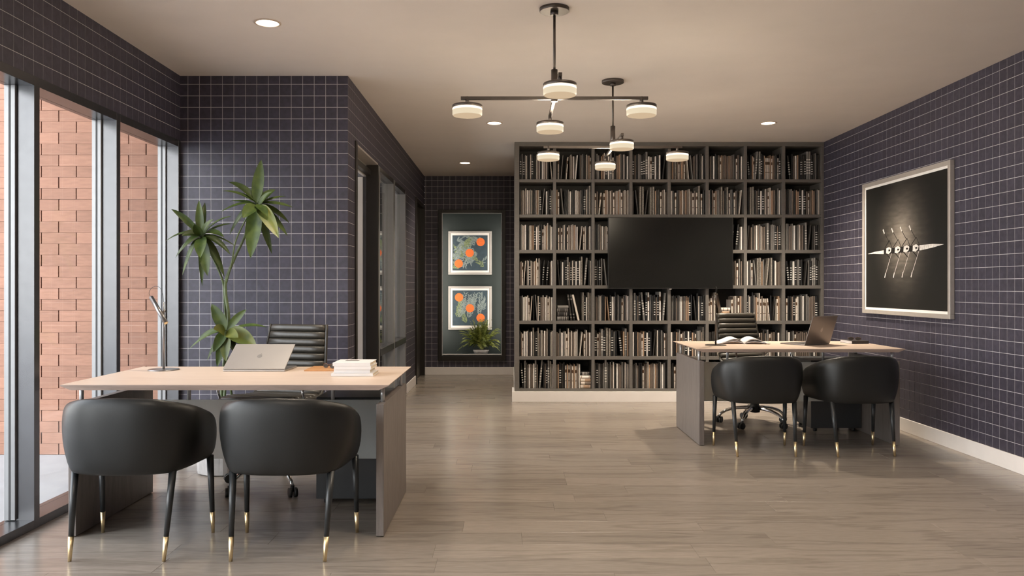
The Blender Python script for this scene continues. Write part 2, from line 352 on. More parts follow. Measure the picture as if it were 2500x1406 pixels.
# long window wall: tiled band over the glazing
HEAD = 2.32
tile_wall('wall_left', 'x', XL, 1, YR, YA, HEAD, H, 3.937, [], WT, lambda r: abs(r[0]-4.9) if r[0] > 3.8 else 50)
tile_wall('wall_alcove', 'y', YA, -1, XL, XC-0.0013, 0.0, H, -2.373, [], WT, lambda r: -r[2])
OPA = (6.40, 9.44, 0.0, 2.35); OPB = (10.46, 11.46, 0.0, 2.36)
tile_wall('wall_corridor', 'x', XC, 1, YA+0.0, YB, 0.0, H, YA+0.06, [OPA, OPB], WT-0.005, lambda r: r[0], limit=0, trim=0.161)
NIC = (-0.941, -0.098, 0.27, 2.28)
tile_wall('wall_back', 'y', YB, -1, XC, 0.075, 0.0, H, XC+0.02, [NIC], 0.10, lambda r: -r[2], limit=300)
tile_wall('wall_right', 'x', XR, -1, YR, YS+0.40, 0.0, H, 5.42, [], WT, lambda r: (0 if 5.30 < r[0] else 100)+r[0]-0.3*(r[2] > 0.5))
mb = MB(); mb.box(-3.3, XR+WT, YR-WT, YR, 0, H); tag(mb.build('wall_rear', ['plaster']), kind='structure')
mb = MB(); mb.box(0.075, 0.20, YS+0.42, YB+0.10, 0, H); tag(mb.build('wall_corridor_side', ['plaster']), kind='structure')
mb = MB(); mb.box(0.20, XR+WT, YS+0.42, YS+0.56, 0, H); tag(mb.build('wall_behind_bookcase', ['plaster']), kind='structure')
mb = MB(); mb.box(XL-WT, XR+WT, YR-WT, YB+0.6, H, H+0.12); tag(mb.build('ceiling', ['ceiling']), kind='structure')

# ------------------------------------------------------------------ floor of planks
mb = MB(); mb.box(XL-0.2, XR+WT, YR-WT, YB+0.5, -0.12, -0.018); floor = tag(mb.build('floor', ['subfloor']), kind='structure')
PW = 0.1955; PL = 1.225; Y0 = 3.553
known = {2: 0.065, 3: 0.99, 5: 1.48, 8: 1.59, 4: 0.52, 1: -0.35, 0: 0.9}
rest = MB()
def plank(mb, x0, x1, y0, y1):
    e = 0.0006; c = 0.0006
    x0 += e/2; x1 -= e/2; y0 += e/2; y1 -= e/2
    v = [(x0,y0,-0.018),(x1,y0,-0.018),(x1,y1,-0.018),(x0,y1,-0.018),(x0,y0,-c),(x1,y0,-c),(x1,y1,-c),(x0,y1,-c),
         (x0+c,y0+c,0),(x1-c,y0+c,0),(x1-c,y1-c,0),(x0+c,y1-c,0)]
    mb.add(v, [(0,3,2,1),(0,1,5,4),(1,2,6,5),(2,3,7,6),(3,0,4,7),(4,5,9,8),(5,6,10,9),(6,7,11,10),(7,4,8,11),(8,9,10,11)])
for k in range(-32, 42):
    ya = Y0+PW*k; yb = min(ya+PW, YB)
    if yb-ya < 0.01: continue
    off = known.get(k, random.uniform(0, PL))
    xa, xb = XL-0.14, XR
    if ya >= YA-0.1: xa = XC-0.15
    if ya >= YS+0.3: xb = 0.08
    xs = [xa] + [x for x in [off+PL*j for j in range(-4, 5)] if xa+0.08 < x < xb-0.08] + [xb]
    for i in range(len(xs)-1):
        if ya > 3.2:
            p = MB(); plank(p, xs[i], xs[i+1], ya, yb); p.build('plank', ['floorwood'], floor)
        else: plank(rest, xs[i], xs[i+1], ya, yb)
tag(rest.build('planks', ['floorwood'], floor), kind='stuff')

# ------------------------------------------------------------------ outside: brick wall, paving, canopy
mb = MB(); mb.box(-9.5, XL-WT-0.002, YA+0.07, YA+0.16, -0.1, 4.2); bw = tag(mb.build('wall_brick', ['mortar']), kind='structure')
rest = MB(); BP = 0.2582; RP = 0.0821; random.seed(11)
for r in range(-24, 28):
    zb = 2.214-RP*r
    if zb > 4.15 or zb < -0.02: continue
    ph = -3.198 if r % 2 == 0 else -3.328
    for j in range(-26, 5):
        x0 = ph+BP*j+0.0038; x1 = x0+BP-0.0076
        if x0 < -9.4 or x0 > XL-WT-0.02: continue
        x1 = min(x1, XL-WT-0.004)
        if x1-x0 < 0.01: continue
        pr = random.uniform(0, 0.004)
        t = MB() if (x1 > -3.85 and zb < 2.80) else rest
        t.box(x0, x1, YA-pr, YA+0.075, max(zb+0.0016, 0.0), zb+RP)
        if t is not rest: t.build('brick', ['brick'], bw, bevel=0)
tag(rest.build('bricks', ['brick'], bw), kind='stuff')
mb = MB(); mb.box(-30, XL-0.16, -14, YA+0.07, -0.2, -0.004); tag(mb.build('pavement', ['paving']), kind='structure')
mb = MB(); mb.box(-3.7, XL-WT-0.001, -9, YA+0.06, 3.05, 3.25); tag(mb.build('canopy_slab', ['plaster']), kind='structure')

# ------------------------------------------------------------------ windows of the long wall
mull = [6.02, 5.07, 4.19, 3.31, 2.43, 1.55, 0.67, -0.21, -1.09, -1.97]   # near faces of the mullions
MW = 0.048
XG = XL-0.112
for i in range(len(mull)):
    y1 = mull[i]; y0 = (mull[i+1]+MW) if i+1 < len(mull) else YR
    w = empty('window_%d' % (i+1), (XL, (y0+y1)/2, 0)); tag(w, kind='structure')
    hw = (y1-y0)/2
    yl, yr = -hw, hw
    ww = MW if i else YA-y1-0.001
    p = MB(); p.box(-0.092, 0.004, yr, yr+ww, 0.0, HEAD-0.001); p.build('mullion', ['alu'], w, bevel=0.0015, seg=1)
    p = MB(); p.box(-0.150, -0.118, yr, yr+ww, 0.0, HEAD); p.build('outer_mullion', ['alu_light'], w, bevel=0.001, seg=1)
    for nm, a, b in (('near', yl, yl+0.016), ('far', yr-0.016, yr)):
        p = MB(); p.box(-0.108, -0.086, a, b, 0.05, HEAD-0.05); p.build('glazing_bead', ['alu_light'], w, bevel=0.001, seg=1)
        p = MB(); p.box(-0.142, -0.118, a, b, 0.05, HEAD-0.05); p.build('glazing_bead', ['alu_light'], w, bevel=0.001, seg=1)
        p = MB(); p.box(-0.118, -0.108, a, b-0.004, 0.05, HEAD-0.05); p.build('gasket', ['gasket'], w)
    p = MB(); p.box(-0.150, 0.004, yl, yr, HEAD-0.05, HEAD-0.001); p.build('head_rail', ['alu'], w, bevel=0.0015, seg=1)
    p = MB(); p.box(-0.150, 0.004, yl, yr, 0.0, 0.046); p.build('sill', ['alu'], w, bevel=0.0015, seg=1)
    p = MB(); p.box(-0.1165, -0.1095, yl+0.004, yr-0.004, 0.046, HEAD-0.05); p.build('pane', ['glass'], w)

# ------------------------------------------------------------------ baseboards
def base(name, x0, x1, y0, y1, z1=0.112):
    p = MB(); p.box(x0, x1, y0, y1, 0.0, z1); tag(p.build(name, ['skirting'], bevel=0.002, seg=1), kind='structure')
base('baseboard_right', XR-0.014, XR, YR, YS-0.03, 0.112)
base('baseboard_back', XC+0.012, 0.063, YB-0.014, YB-0.0005, 0.108)
base('baseboard_corridor', XC, XC+0.013, 9.52, 10.40, 0.112)
base('baseboard_corridor_side', 0.062, 0.075, YS+0.40, YB-0.015, 0.112)
base('baseboard_alcove', XL+0.05, XC, YA-0.013, YA, 0.112)
base('baseboard_corner', XC, XC+0.013, YA, 6.33, 0.112)

# ------------------------------------------------------------------ corridor openings (left side of the corridor)
# side room behind
p = MB()
p.box(-4.2, -4.1, 6.24, 6.9, 0, 2.8); p.box(-4.2, -4.1, 9.6, 12.2, 0, 2.8); p.box(-4.2, -4.1, 6.9, 9.6, 2.4, 2.8); p.box(-4.2, -4.1, 6.9, 9.6, 0, 0.3); p.box(-4.1, XC-WT, 12.1, 12.2, 0, 2.8); p.box(-4.1, XC-WT, 6.225, 6.30, 0, 2.8)
p.box(-4.1, XC-WT-0.001, 6.30, 12.1, -0.1, -0.004); p.box(-4.1, XC-WT-0.001, 6.30, 12.1, 2.62, 2.75)
tag(p.build('wall_side_room', ['side_wall']), kind='structure')
# black casing around the first opening (doorway + two glass panels)
d = empty('door_1', (XC, 6.95, 0)); tag(d, kind='structure')
p = MB(); p.box(-0.14, 0.012, -0.62, -0.555, 0, 2.37); p.build('jamb', ['black_frame'], d, bevel=0.001, seg=1)
p = MB(); p.box(-0.105, 0.004, 0.49, 0.545, 0, 2.345); p.build('jamb', ['black_frame'], d, bevel=0.001, seg=1)
p = MB(); p.box(-0.20, 0.002, -0.555, 0.49, 2.345, 2.36); p.build('soffit', ['picframe'], d)
p = MB(); p.box(-0.115, -0.06, -0.555, 0.49, 2.25, 2.30); p.build('transom_bar', ['black_frame'], d, bevel=0.001, seg=1)
p = MB(); p.box(-0.13, -0.105, -0.555, 0.49, 2.24, 2.345); p.build('head_panel', ['picframe'], d)
p = MB(); p.box(-0.135, -0.105, 0.485, 0.53, 0, 2.30); p.build('stop', ['alu'], d, bevel=0.001, seg=1)
p = MB(); p.box(-0.20, -0.135, 0.475, 0.53, 0, 2.235); p.build('side_post', ['white_post'], d, bevel=0.001, seg=1)
for n, (ya, yb) in enumerate(((7.50, 8.44), (8.49, 9.40))):
    w = empty('window_%d' % (11+n), (XC, (ya+yb)/2, 0)); tag(w, kind='structure'); hw = (yb-ya)/2
    for a, b in ((-hw, -hw+0.05), (hw, hw+0.05)):
        p = MB(); p.box(-0.09, 0.004, a, b, 0, 2.345); p.build('mullion', ['alu_light'], w, bevel=0.0015, seg=1)
    p = MB(); p.box(-0.09, 0.004, -hw+0.05, hw, 2.30, 2.345); p.build('head_rail', ['alu'], w)
    p = MB(); p.box(-0.09, 0.012, -hw+0.05, hw, 0.60, 0.665); p.build('transom_rail', ['alu'], w, bevel=0.0015, seg=1)
    p = MB(); p.box(-0.09, 0.004, -hw+0.05, hw, 0.0, 0.05); p.build('sill', ['alu'], w)
    p = MB(); p.box(-0.062, -0.055, -hw+0.05, hw, 0.665, 2.30); p.build('pane', ['glass'], w)
    p = MB(); p.box(-0.062, -0.055, -hw+0.05, hw, 0.05, 0.60); p.build('pane', ['glass'], w)
p = MB(); p.box(XC-0.10, XC+0.004, 6.33, 9.45, 2.345, 2.365)
d = empty('door_2', (XC, 10.96, 0)); tag(d, kind='structure')
p = MB(); p.box(-0.10, 0.022, -0.55, -0.49, 0, 2.38); p.build('jamb', ['black_frame'], d, bevel=0.002, seg=1)
p = MB(); p.box(-0.10, 0.012, 0.49, 0.55, 0, 2.38); p.build('jamb', ['black_frame'], d, bevel=0.002, seg=1)
p = MB(); p.box(-0.10, 0.012, -0.49, 0.49, 2.33, 2.38); p.build('door_head', ['black_frame'], d, bevel=0.002, seg=1)
p = MB(); p.box(-0.09, -0.045, -0.49, 0.49, 0.005, 2.33); p.build('door_leaf', ['doorwood'], d, bevel=0.002, seg=1)
p = MB(); p.cyl((-0.045, -0.42, 1.02), (0.0, -0.42, 1.02), 0.009, n=10); p.cyl((0.0, -0.43, 1.02), (0.0, -0.31, 1.02), 0.008, n=10); p.build('door_handle', ['steel'], d)

# ------------------------------------------------------------------ display niche at the corridor end
n = empty('window_13', (0, YB, 0)); tag(n, kind='structure')
x0, x1, z0, z1 = NIC
for a in ((x0-0.052, x0, z0-0.07, z1+0.045), (x1, x1+0.055, z0-0.07, z1+0.045), (x0, x1, z1, z1+0.045), (x0, x1, z0-0.07, z0)):
    p = MB(); p.box(a[0], a[1], -0.03, 0.10, a[2], a[3]); p.build('frame', ['black_frame'], n, bevel=0.002, seg=1)
for a in ((x0, x0+0.006, z0, z1), (x1-0.006, x1, z0, z1), (x0, x1, z1-0.006, z1)):
    p = MB(); p.box(a[0], a[1], 0.0, 0.02, a[2], a[3]); p.build('inner_trim', ['steel'], n)
ND = 0.46
p = MB(); p.box(x0-0.25, x1+0.27, ND, ND+0.05, 0.1, 2.45); p.box(x0-0.25, x0-0.20, 0.102, ND, 0.1, 2.45); p.box(x1+0.22, x1+0.27, 0.102, ND, 0.1, 2.45); p.box(x0-0.2, x1+0.22, 0.102, ND, 2.40, 2.45)
p.build('niche_lining', ['teal'], n)
p = MB(); p.box(x0-0.20, x1+0.22, 0.102, ND, 0.20, 0.256); p.build('shelf_board', ['teal'], n)
p = MB(); p.box(x0, x1, 0.09, 0.12, 0.272, 0.284); p.build('ledge_edge', ['skirting'], n)
# added strip lights hidden at the niche sides to light the prints evenly
def area(name, loc, rot, sx, sy, power, col, parent=None, spread=PI):
    l = bpy.data.lights.new(name, 'AREA'); l.shape = 'RECTANGLE'; l.size = sx; l.size_y = sy; l.energy = power; l.color = col; l.spread = spread
    o = bpy.data.objects.new(name, l); C.objects.link(o); o.location = loc; o.rotation_euler = rot; o.parent = parent
    return o
for sx, xs, lb in ((1, x0-0.15, 'added hidden light strip inside the corridor niche, on the glass partition side'), (-1, x1+0.17, 'added hidden light strip inside the corridor niche, on the bookcase side')):
    st = MB(); st.box(-0.012, 0.012, -0.008, 0.008, -0.85, 0.85); so = st.build('added_strip_light', ['downlens'], None, loc=(xs, YB+0.115, 1.28)); tag(so, lb, 'light', 'added light strips in the niche')
    area('added_strip_beam', (sx*0.014, 0.012, 0), (PI/2, 0, -sx*math.radians(62)), 0.02, 1.7, 5.0, (1.0, 0.93, 0.84), so)
# framed prints in the niche
def poly(mb, pts, y, m, th=0.0006):
    """flat printed shape in the x-z plane facing -y"""
    k = len(pts); mb.add([(a, y, b) for a, b in pts], [tuple(range(k))], m)
def disc(mb, cx, cz, r, y, m, n=20): poly(mb, [(cx+r*math.cos(2*PI*i/n), cz+r*math.sin(2*PI*i/n)) for i in range(n)], y, m)
def leafshape(mb, x, z, ang, ln, w, y, m):
    ca, sa = math.cos(ang), math.sin(ang); pts = []
    for t, s in ((0, 0), (.25, .8), (.55, 1), (.8, .6), (1, 0), (.8, -.6), (.55, -1), (.25, -.8)):
        a = t*ln; b = s*w/2; pts.append((x+a*ca-b*sa, z+a*sa+b*ca))
    poly(mb, pts, y, m)
def art(cx, cz, circles, seed, label):
    o = empty('framed_print', (cx, YB+ND-0.001, cz)); tag(o, label, 'picture')
    s = 0.318; fw = 0.03
    for a in ((-s, s, s-fw, s), (-s, s, -s, -s+fw), (-s, -s+fw, -s+fw, s-fw), (s-fw, s, -s+fw, s-fw)):
        p = MB(); p.box(a[0], a[1], -0.022, 0, a[2], a[3]); p.build('frame', ['whiteframe'], o, bevel=0.004, seg=2)
    p = MB(); p.box(-s+fw, s-fw, -0.012, -0.002, -s+fw, s-fw); p.build('mount', ['picmat'], o)
    q = 0.258; p = MB(); p.box(-q, q, -0.014, -0.012, -q, q, 0)
    rnd = random.Random(seed)
    def clipped(x, z): return abs(x) < q-0.03 and abs(z) < q-0.03
    yy = -0.0144; k = 0
    for b in range(34 if seed == 1 else 15):
        if seed == 1: bx_, bz_, ba = (rnd.uniform(-q, q*0.9), rnd.uniform(-q, q), rnd.choice((PI*0.25, -PI*0.7, PI*0.8))+rnd.uniform(-.3, .3))
        else: bx_, bz_, ba = (rnd.uniform(-.22, .2), rnd.uniform(-q+.03, -.02), PI/2+rnd.uniform(-.35, .35))
        L_ = rnd.uniform(0.16, 0.34); green = rnd.random() < 0.3
        for t in range(9):
            f = t/9; x = bx_+math.cos(ba)*L_*f; z = bz_+math.sin(ba)*L_*f
            for sgn in (-1, 1):
                a = ba+sgn*rnd.uniform(.45, .8); ln = rnd.uniform(.045, .075)
                ex, ez = x+math.cos(a)*ln, z+math.sin(a)*ln
                if abs(x) < q-0.006 and abs(z) < q-0.006 and abs(ex) < q-0.008 and abs(ez) < q-0.008:
                    leafshape(p, x, z, a, ln, rnd.uniform(.012, .02), yy-0.000004*k, 2 if green else 1); k += 1
    for (x, z) in circles: disc(p, x, z, 0.061, -0.0168, 3, 28)
    p.build('print', ['blue_ink', 'leaf_ink', 'leaf_ink2', 'orange_ink'], o)
art(-0.567, 1.735, [(0.155, 0.16), (-0.005, 0.0), (-0.165, -0.155)], 1, 'upper white framed print, three orange circles rising across dark leaves')
art(-0.567, 0.930, [(-0.16, 0.155), (0.0, -0.005), (0.155, -0.145)], 2, 'lower white framed print behind the fern, three orange circles stepping down')

# fern in the niche
f = empty('potted_fern', (-0.40, YB+0.27, 0.284-0.028)); tag(f, 'bushy green fern in a low bowl on the corridor niche ledge', 'plant')
p = MB(); p.lathe([(0.07, 0), (0.10, 0.03), (0.118, 0.075), (0.112, 0.078), (0.10, 0.06)], 24); p.build('bowl', ['pot'], f)
p = MB(); p.lathe([(0.104, 0.055), (0.0, 0.066)], 20, cap=False); p.build('soil', ['soil'], f)
rnd = random.Random(5); p = MB()
for i in range(190):
    a = rnd.uniform(0, 2*PI); out = rnd.uniform(0.10, 0.36)*(1 if i % 3 else .5); up = rnd.uniform(0.02, 0.34) if i % 3 else rnd.uniform(0.25, 0.46)
    dx, dy = math.cos(a)*out, math.sin(a)*out*0.45
    dx = min(dx, 0.28 if dy > -0.2 else 0.2)
    tip = Vector((dx, dy, 0.07+up-(0.30*max(0, out-0.2))))
    b0 = Vector((math.cos(a)*0.03, math.sin(a)*0.03, 0.07)); c0 = (b0+tip)/2+Vector((0, 0, 0.10+0.25*out))
    last = None
    for t in range(1, 13):
        q = t/12; pt = b0*(1-q)**2+c0*2*q*(1-q)+tip*q*q
        if last is not None:
            d_ = (pt-last).normalized(); sd = d_.cross(Vector((0, 0, 1)))
            sd = sd.normalized() if sd.length > .01 else Vector((1, 0, 0))
            w0 = 0.0015
            p.add([last-sd*w0, last+sd*w0, pt+sd*w0, pt-sd*w0], [(0, 1, 2, 3)], 0)
            if t > 3:
                ln = 0.070*math.sin(PI*min(1, (q*0.9+0.08)))
                for sg in (-1, 1):
                    e = pt+sd*sg*ln*0.8+d_*ln*0.7+Vector((0, 0, -ln*rnd.uniform(.1, .5))); m_ = (pt+e)/2
                    nrm = d_*0.0085
                    p.add([pt, m_+nrm, e, m_-nrm], [(0, 1, 2, 3)], 0)
        last = pt
tag(p.build('fronds', ['fern'], f), kind='stuff')

# ------------------------------------------------------------------ bookcase
BC0, BC1 = 0.062, XR
bc = empty('bookcase', (BC0, YS, 0)); tag(bc, 'tall dark built-in bookcase of open bays filling the end wall beside the corridor', 'bookcase')
def px2x(px, d=YS): return (px-1242)*d/2000
divpx = [1354, 1448, 1540.5, 1634, 1726.8, 1820, 1913.4]
shelfz = [(437.4, 445), (523.5, 531), (610, 618), (696.5, 704.5), (783, 791), (870, 878)]
def py2z(py, d=YS): return CAMH+(700-py)*d/2000
DEP = 0.36
zt0, zt1 = py2z(357), 2.798; zb0, zb1 = 0.115, py2z(949)
def part(name, x0, x1, y0, y1, z0, z1, m='shelf'):
    p = MB(); p.box(x0-BC0, x1-BC0, y0, y1, z0, z1); return p.build(name, [m], bc, bevel=0.0012, seg=1)
part('side_panel', BC0, px2x(1268), 0, DEP, zb0, zt0)
part('side_panel', px2x(2005), BC1-0.002, 0, DEP, zb0, zt0)
part('top_panel', BC0, BC1-0.002, 0, DEP, zt0, zt1)
part('bottom_panel', px2x(1268), px2x(2005), 0, DEP, zb0, zb1)
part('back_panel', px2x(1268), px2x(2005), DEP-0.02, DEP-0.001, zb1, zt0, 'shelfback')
p = MB(); p.box(-0.025, BC1-BC0-0.002, -0.022, DEP, 0.0, 0.113); p.build('plinth', ['skirting'], bc, bevel=0.0015, seg=1)
bays_x = [px2x(1268)] + [px2x(q) for q in divpx] + [px2x(2005)]
dw = 0.0165
for q in divpx:
    x = px2x(q)
    p = MB(); p.box(x-dw-BC0, x+dw-BC0, 0.0, DEP-0.02, zb1, zt0); p.build('divider', ['shelf'], bc, bevel=0.0012, seg=1)
zs = [(zb0, zb1)] + [(py2z(b), py2z(a)) for a, b in reversed(shelfz)] + [(zt0, zt1)]   # bottom to top
for (a, b) in zs[1:-1]:
    for i in range(8):
        xa = bays_x[i]+(dw if i else 0); xb = bays_x[i+1]-(dw if i < 7 else 0)
        p = MB(); p.box(xa-BC0, xb-BC0, 0.003, DEP-0.02, a, b); p.build('shelf', ['shelf'], bc, bevel=0.001, seg=1)

# ------------------------------------------------------------------ television
tv = empty('television', (px2x(1638, 8.77), 8.80, 1.24+(700-617.5)*8.77/2000)); tag(tv, 'large black flat television mounted over the middle of the bookcase', 'television')
hw, hh = 153*8.77/2000, 87.5*8.77/2000
p = MB(); p.box(-hw, hw, -0.014, 0.022, -hh, hh); p.build('casing', ['tvbody'], tv, bevel=0.003)
p = MB(); p.box(-hw+0.008, hw-0.008, -0.017, -0.014, -hh+0.012, hh-0.008); p.build('screen', ['tvscreen'], tv)
p = MB(); p.box(-0.25, 0.25, 0.022, 0.0299, -0.15, 0.15); p.build('wall_bracket', ['tvbody'], tv)
p = MB(); p.box(-0.012, 0.012, -0.012, 0.01, -hh-0.006, -hh); p.build('status_badge', ['pagewhite'], tv)
# ------------------------------------------------------------------ books
PXM = YS/2000.0
# code -> (material of cover, width px, height px, accent kind, description)
BK = {
 'w': ('bk_white', 5.8, 58.5, None, 'white'), 'l': ('bk_cream', 3.6, 60, None, 'cream'), 'h': ('bk_grey', 3.6, 62, None, 'grey'),
 'm': ('bk_taupe', 4.0, 58, None, 'taupe'), 'd': ('bk_dark', 4.2, 60, None, 'dark'), 'k': ('bk_black', 4.6, 61, None, 'black'),
 't': ('bk_tan', 3.8, 59, None, 'tan'), 'b': ('bk_cream', 4.8, 53.5, 'bands', 'banded cream'), 's': ('bk_black', 5.8, 61, 'bars', 'white-barred black'),
 'S': ('bk_grey', 5.8, 68, 'bars', 'tall white-barred'), 'g': ('bk_mottle', 6.4, 68, None, 'marbled'), 'r': ('bk_red', 4.0, 52, 'bands', 'banded red'),
 'c': ('bk_white', 6.4, 70, 'bands', 'tall banded white'),
}
def book_mesh(code, hpx, vr=0):
    """upright book, spine towards -y; origin at bottom centre of the spine; width along x"""
    cov, wpx, _, acc, _ = BK[code]
    w = wpx*PXM*0.94; h = hpx*PXM; dep = (0.20 if code not in 'gSc' else 0.24)
    p = MB(); hw = w/2; c = hw*0.45; bt = min(0.0018, w*0.16)
    # rounded spine slab split in height for bands
    cuts = [0, h]
    segs = [(0, h, 0)]
    if acc == 'bands': segs = [(0, .315*h, 0), (.315*h, .345*h, 1), (.345*h, .69*h, 0), (.69*h, .83*h, 1), (.83*h, h, 0)]
    if acc == 'bars':
        segs = []; z = 0
        for i in range(6):
            a = h*(.22+.095*i*1.0); b = a+h*.026
            segs.append((z, a, 0)); segs.append((a, b, 1)); z = b
        segs.append((z, h, 0))
    prof = [(-hw, c*1.6), (-hw*.98, c*1.3), (-hw*.70, c*.35), (-hw*.25, 0), (hw*.25, 0), (hw*.70, c*.35), (hw*.98, c*1.3), (hw, c*1.6)]
    for z0, z1, k in segs:
        n = len(prof)
        v = [(x, y-(0.0004 if k else 0), z0) for x, y in prof]+[(x, y-(0.0004 if k else 0), z1) for x, y in prof]
        for i in range(n-1):
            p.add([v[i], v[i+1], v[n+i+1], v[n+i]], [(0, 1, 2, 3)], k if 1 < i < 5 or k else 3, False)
    n = len(prof)
    p.add([(x, y, h) for x, y in prof], [tuple(range(n))], 0); p.add([(x, y, 0) for x, y in prof], [tuple(reversed(range(n)))], 0)
    p.box(-hw, -hw+bt, c*1.6, dep, 0, h, 0); p.box(hw-bt, hw, c*1.6, dep, 0, h, 0)
    p.box(-hw+bt, hw-bt, c*1.6, dep-0.006, 0.003, h-0.004, 2)
    accm = {'bars': 'bk_white', 'bands': 'bk_brown'}.get(acc, cov)
    return p, [cov, accm, 'page', 'bk_joint_shade' if code in 'wlhmtbcg' else cov]
_cache = {}
def get_book(code, hpx):
    hpx = round(hpx/1.5)*1.5
    if (code, hpx) not in _cache:
        p, ms = book_mesh(code, hpx); _cache[(code, hpx)] = (p, p.mesh('book', ms), ms)
    return _cache[(code, hpx)]
ROWS = [
 ["s h s h l d k l s d d l m l k w l m l d \\l", "k b k /h . . /b m l m w /w k m h h k d l m t b", "k h h k t t l s w S b k m t t h d l k w", "s m k h h s s S w b s w k w . /k",
  "d t m g m b m t t b \\l \\h m d h k k h l k", "d m d w k k m b t m m m m t m m h d b m k w", "\\s k t b /S S s k t b b b t b t m d d b s", "k \\s k m w t k s d s S S s d h k d"],
 ["d m l m l w l h l d k l t l s /h w k s l", "t b \\h k k h w d k w l m h k s l h g", "b m /b b t l m l m b m l t l b m l m l", "d \\d g g /d g g t d d b m l m",
  "w d b d m t l m t m l m b m b g b k", "w k m b t h h m g m k g b h k b m k /l", "d k g g k m s w s l m b l t t m k h w", "l d d h h m k t t s w s m b m t t k h l"],
 ["d h l l w k k l l t t s w l s k b l l t l d l w", "k b m b h l k b l m l l t l w . /l b l k m w", "d k h m w m l b", "", "", "__________________________________________/s /s w",
  "/d m d m w m h l m m d S k h h h s m s", "l h h m m h w d h l m m k S /d d h s d"],
 ["m m b /l h l s l m m l t l b l k . /s /s m w", "\\d k w k s S m s l s w s w g . /S k l", "s d s h \\h", "", "", "______________________________________________d m b h m",
  "w d h b \\h g g t h . /g g k w m m m", "h \\s s w s h h s k . /d h s S S s d"],
 ["d d h w l w l b /l k \\h l s m m l m w l b l m w", "__________________________________________________g s w g g", "d m m h l h k k t \\t s w l k k h k d b m k l w",
  "k S k m s \\S s c h k d s m s c . /S", "d h d d m d h w m h m t t s k \\d k l k s d", "b b m l l ____________________________b m l m b t m",
  "s h l k k h m t b l b m b b \\b k . /d b t m", "m b k k m s b l d h w d h h m m m m s k"],
 ["d m b w w l k m w g d s g m h l m w m l k k l l", "m m h w h l b l m l m l l h . /l b l m w", "s b m S s g g s h k \\s t S t",
  "w d k t m m b t s w s k . /d l k d h d b m", "w d k t m h b m h s w s t m b h h h m g", "d d d d d b m l k h m d h b d m h k", "d m h d m h b m d m h b m m k w",
  "d h w d h b m m m m m m m h d w m d"],
 ["\\s S d m w m m w S m . /S k m s S g l", "m t s d k b t b m b t b m w____________________", "d s h d d h S h d h m l k w m m h d l h l", "d d h m k k b m m l t m m l t m k h w h k",
  "d d b m d k w h m d k m b d h m s k d", "d m h b d k m h d s m k d h b m d k h", "k m d h w m d b k m h d k s m h d m w", "m d k h b m d w h k m d h b m k d h s"],
]
# the stock of placed books, then the 300 biggest become things of their own
placed = []   # (row, bay, ordinal, code, x, y, z, tilt, hpx)
rb = random.Random(21)
for r, row in enumerate(ROWS):
    z = zs[7-r-1][1]
    for bay, s in enumerate(row):
        xa = bays_x[bay]+(dw if bay else 0)+0.003; xb = bays_x[bay+1]-(dw if bay < 7 else 0)-0.002
        toks = []; i = 0
        for ch in s:
            if ch == ' ': continue
            toks.append(ch)
        # measured width of the row, then a gentle fit to the bay
        RUN = 0.0365
        def wid(code): return BK[code][1]*PXM*1.02
        tot = 0; k = 0; fixed = sum(PXM*1.28 for t in toks if t == '_')
        while k < len(toks):
            t = toks[k]
            if t in '/\\': tot += wid(toks[k+1])+RUN; k += 2; continue
            tot += {'_': PXM*1.28, '.': 0.012}.get(t) or wid(t); k += 1
        slack = (xb-xa)-tot
        full = bay not in (2,) or r not in (2, 3)
        sc = 1.0
        if full and slack < 0: sc = (xb-xa-fixed)/(tot-fixed)
        nb = sum(1 for t in toks if t not in '/\\._')
        extra = max(0, slack)/max(1, nb) if full else 0
        extra = min(extra, 0.004)
        x = xa + (max(0, slack)-extra*nb if full else 0)*rb.uniform(.2, .6); k = 0; n = 0; lean = 0
        while k < len(toks):
            t = toks[k]
            if t == '_': x += PXM*1.28; k += 1; continue
            if t == '.': x += 0.012*sc; k += 1; continue
            tilt = 0
            if t in '/\\': tilt = 1 if t == '/' else -1; k += 1; t = toks[k]
            n += 1
            hpx = BK[t][2]+rb.uniform(-2.2, 2.6)+(6 if rb.random() < .07 and t in 'lhk' else 0)
            w = wid(t)*sc
            ang = tilt*rb.uniform(0.10, 0.12)*sc
            if tilt: w += RUN*sc
            cx = x+wid(t)*sc/2 if tilt >= 0 else x+w-wid(t)*sc/2
            placed.append((r, bay, n, t, cx, YS+0.035+rb.uniform(0, .014), z+0.0006+math.sin(abs(ang))*wid(t)*0.5*sc, ang, hpx, sc))
            x += w+extra; k += 1
order = sorted(range(len(placed)), key=lambda i: -(BK[placed[i][3]][1]*placed[i][9]*placed[i][8]*(0.3 if (placed[i][0] >= 5 and placed[i][1] >= 4) or (placed[i][0] == 6 and placed[i][1] >= 3) else 1)))
chosen = set(order[:286])
ORD = 'first second third fourth fifth sixth seventh eighth ninth tenth eleventh twelfth thirteenth fourteenth fifteenth sixteenth seventeenth eighteenth nineteenth twentieth'.split() + ['twenty-'+q for q in 'first second third fourth fifth sixth seventh eighth'.split()]
ROWN = ['top', 'second', 'third', 'fourth', 'fifth', 'sixth', 'bottom']
stuffed = MB(); SM = ['bk_black', 'bk_dark', 'bk_grey', 'bk_taupe', 'bk_cream', 'bk_white', 'bk_tan', 'bk_red', 'bk_brown', 'bk_mottle', 'page', 'bk_joint_shade']
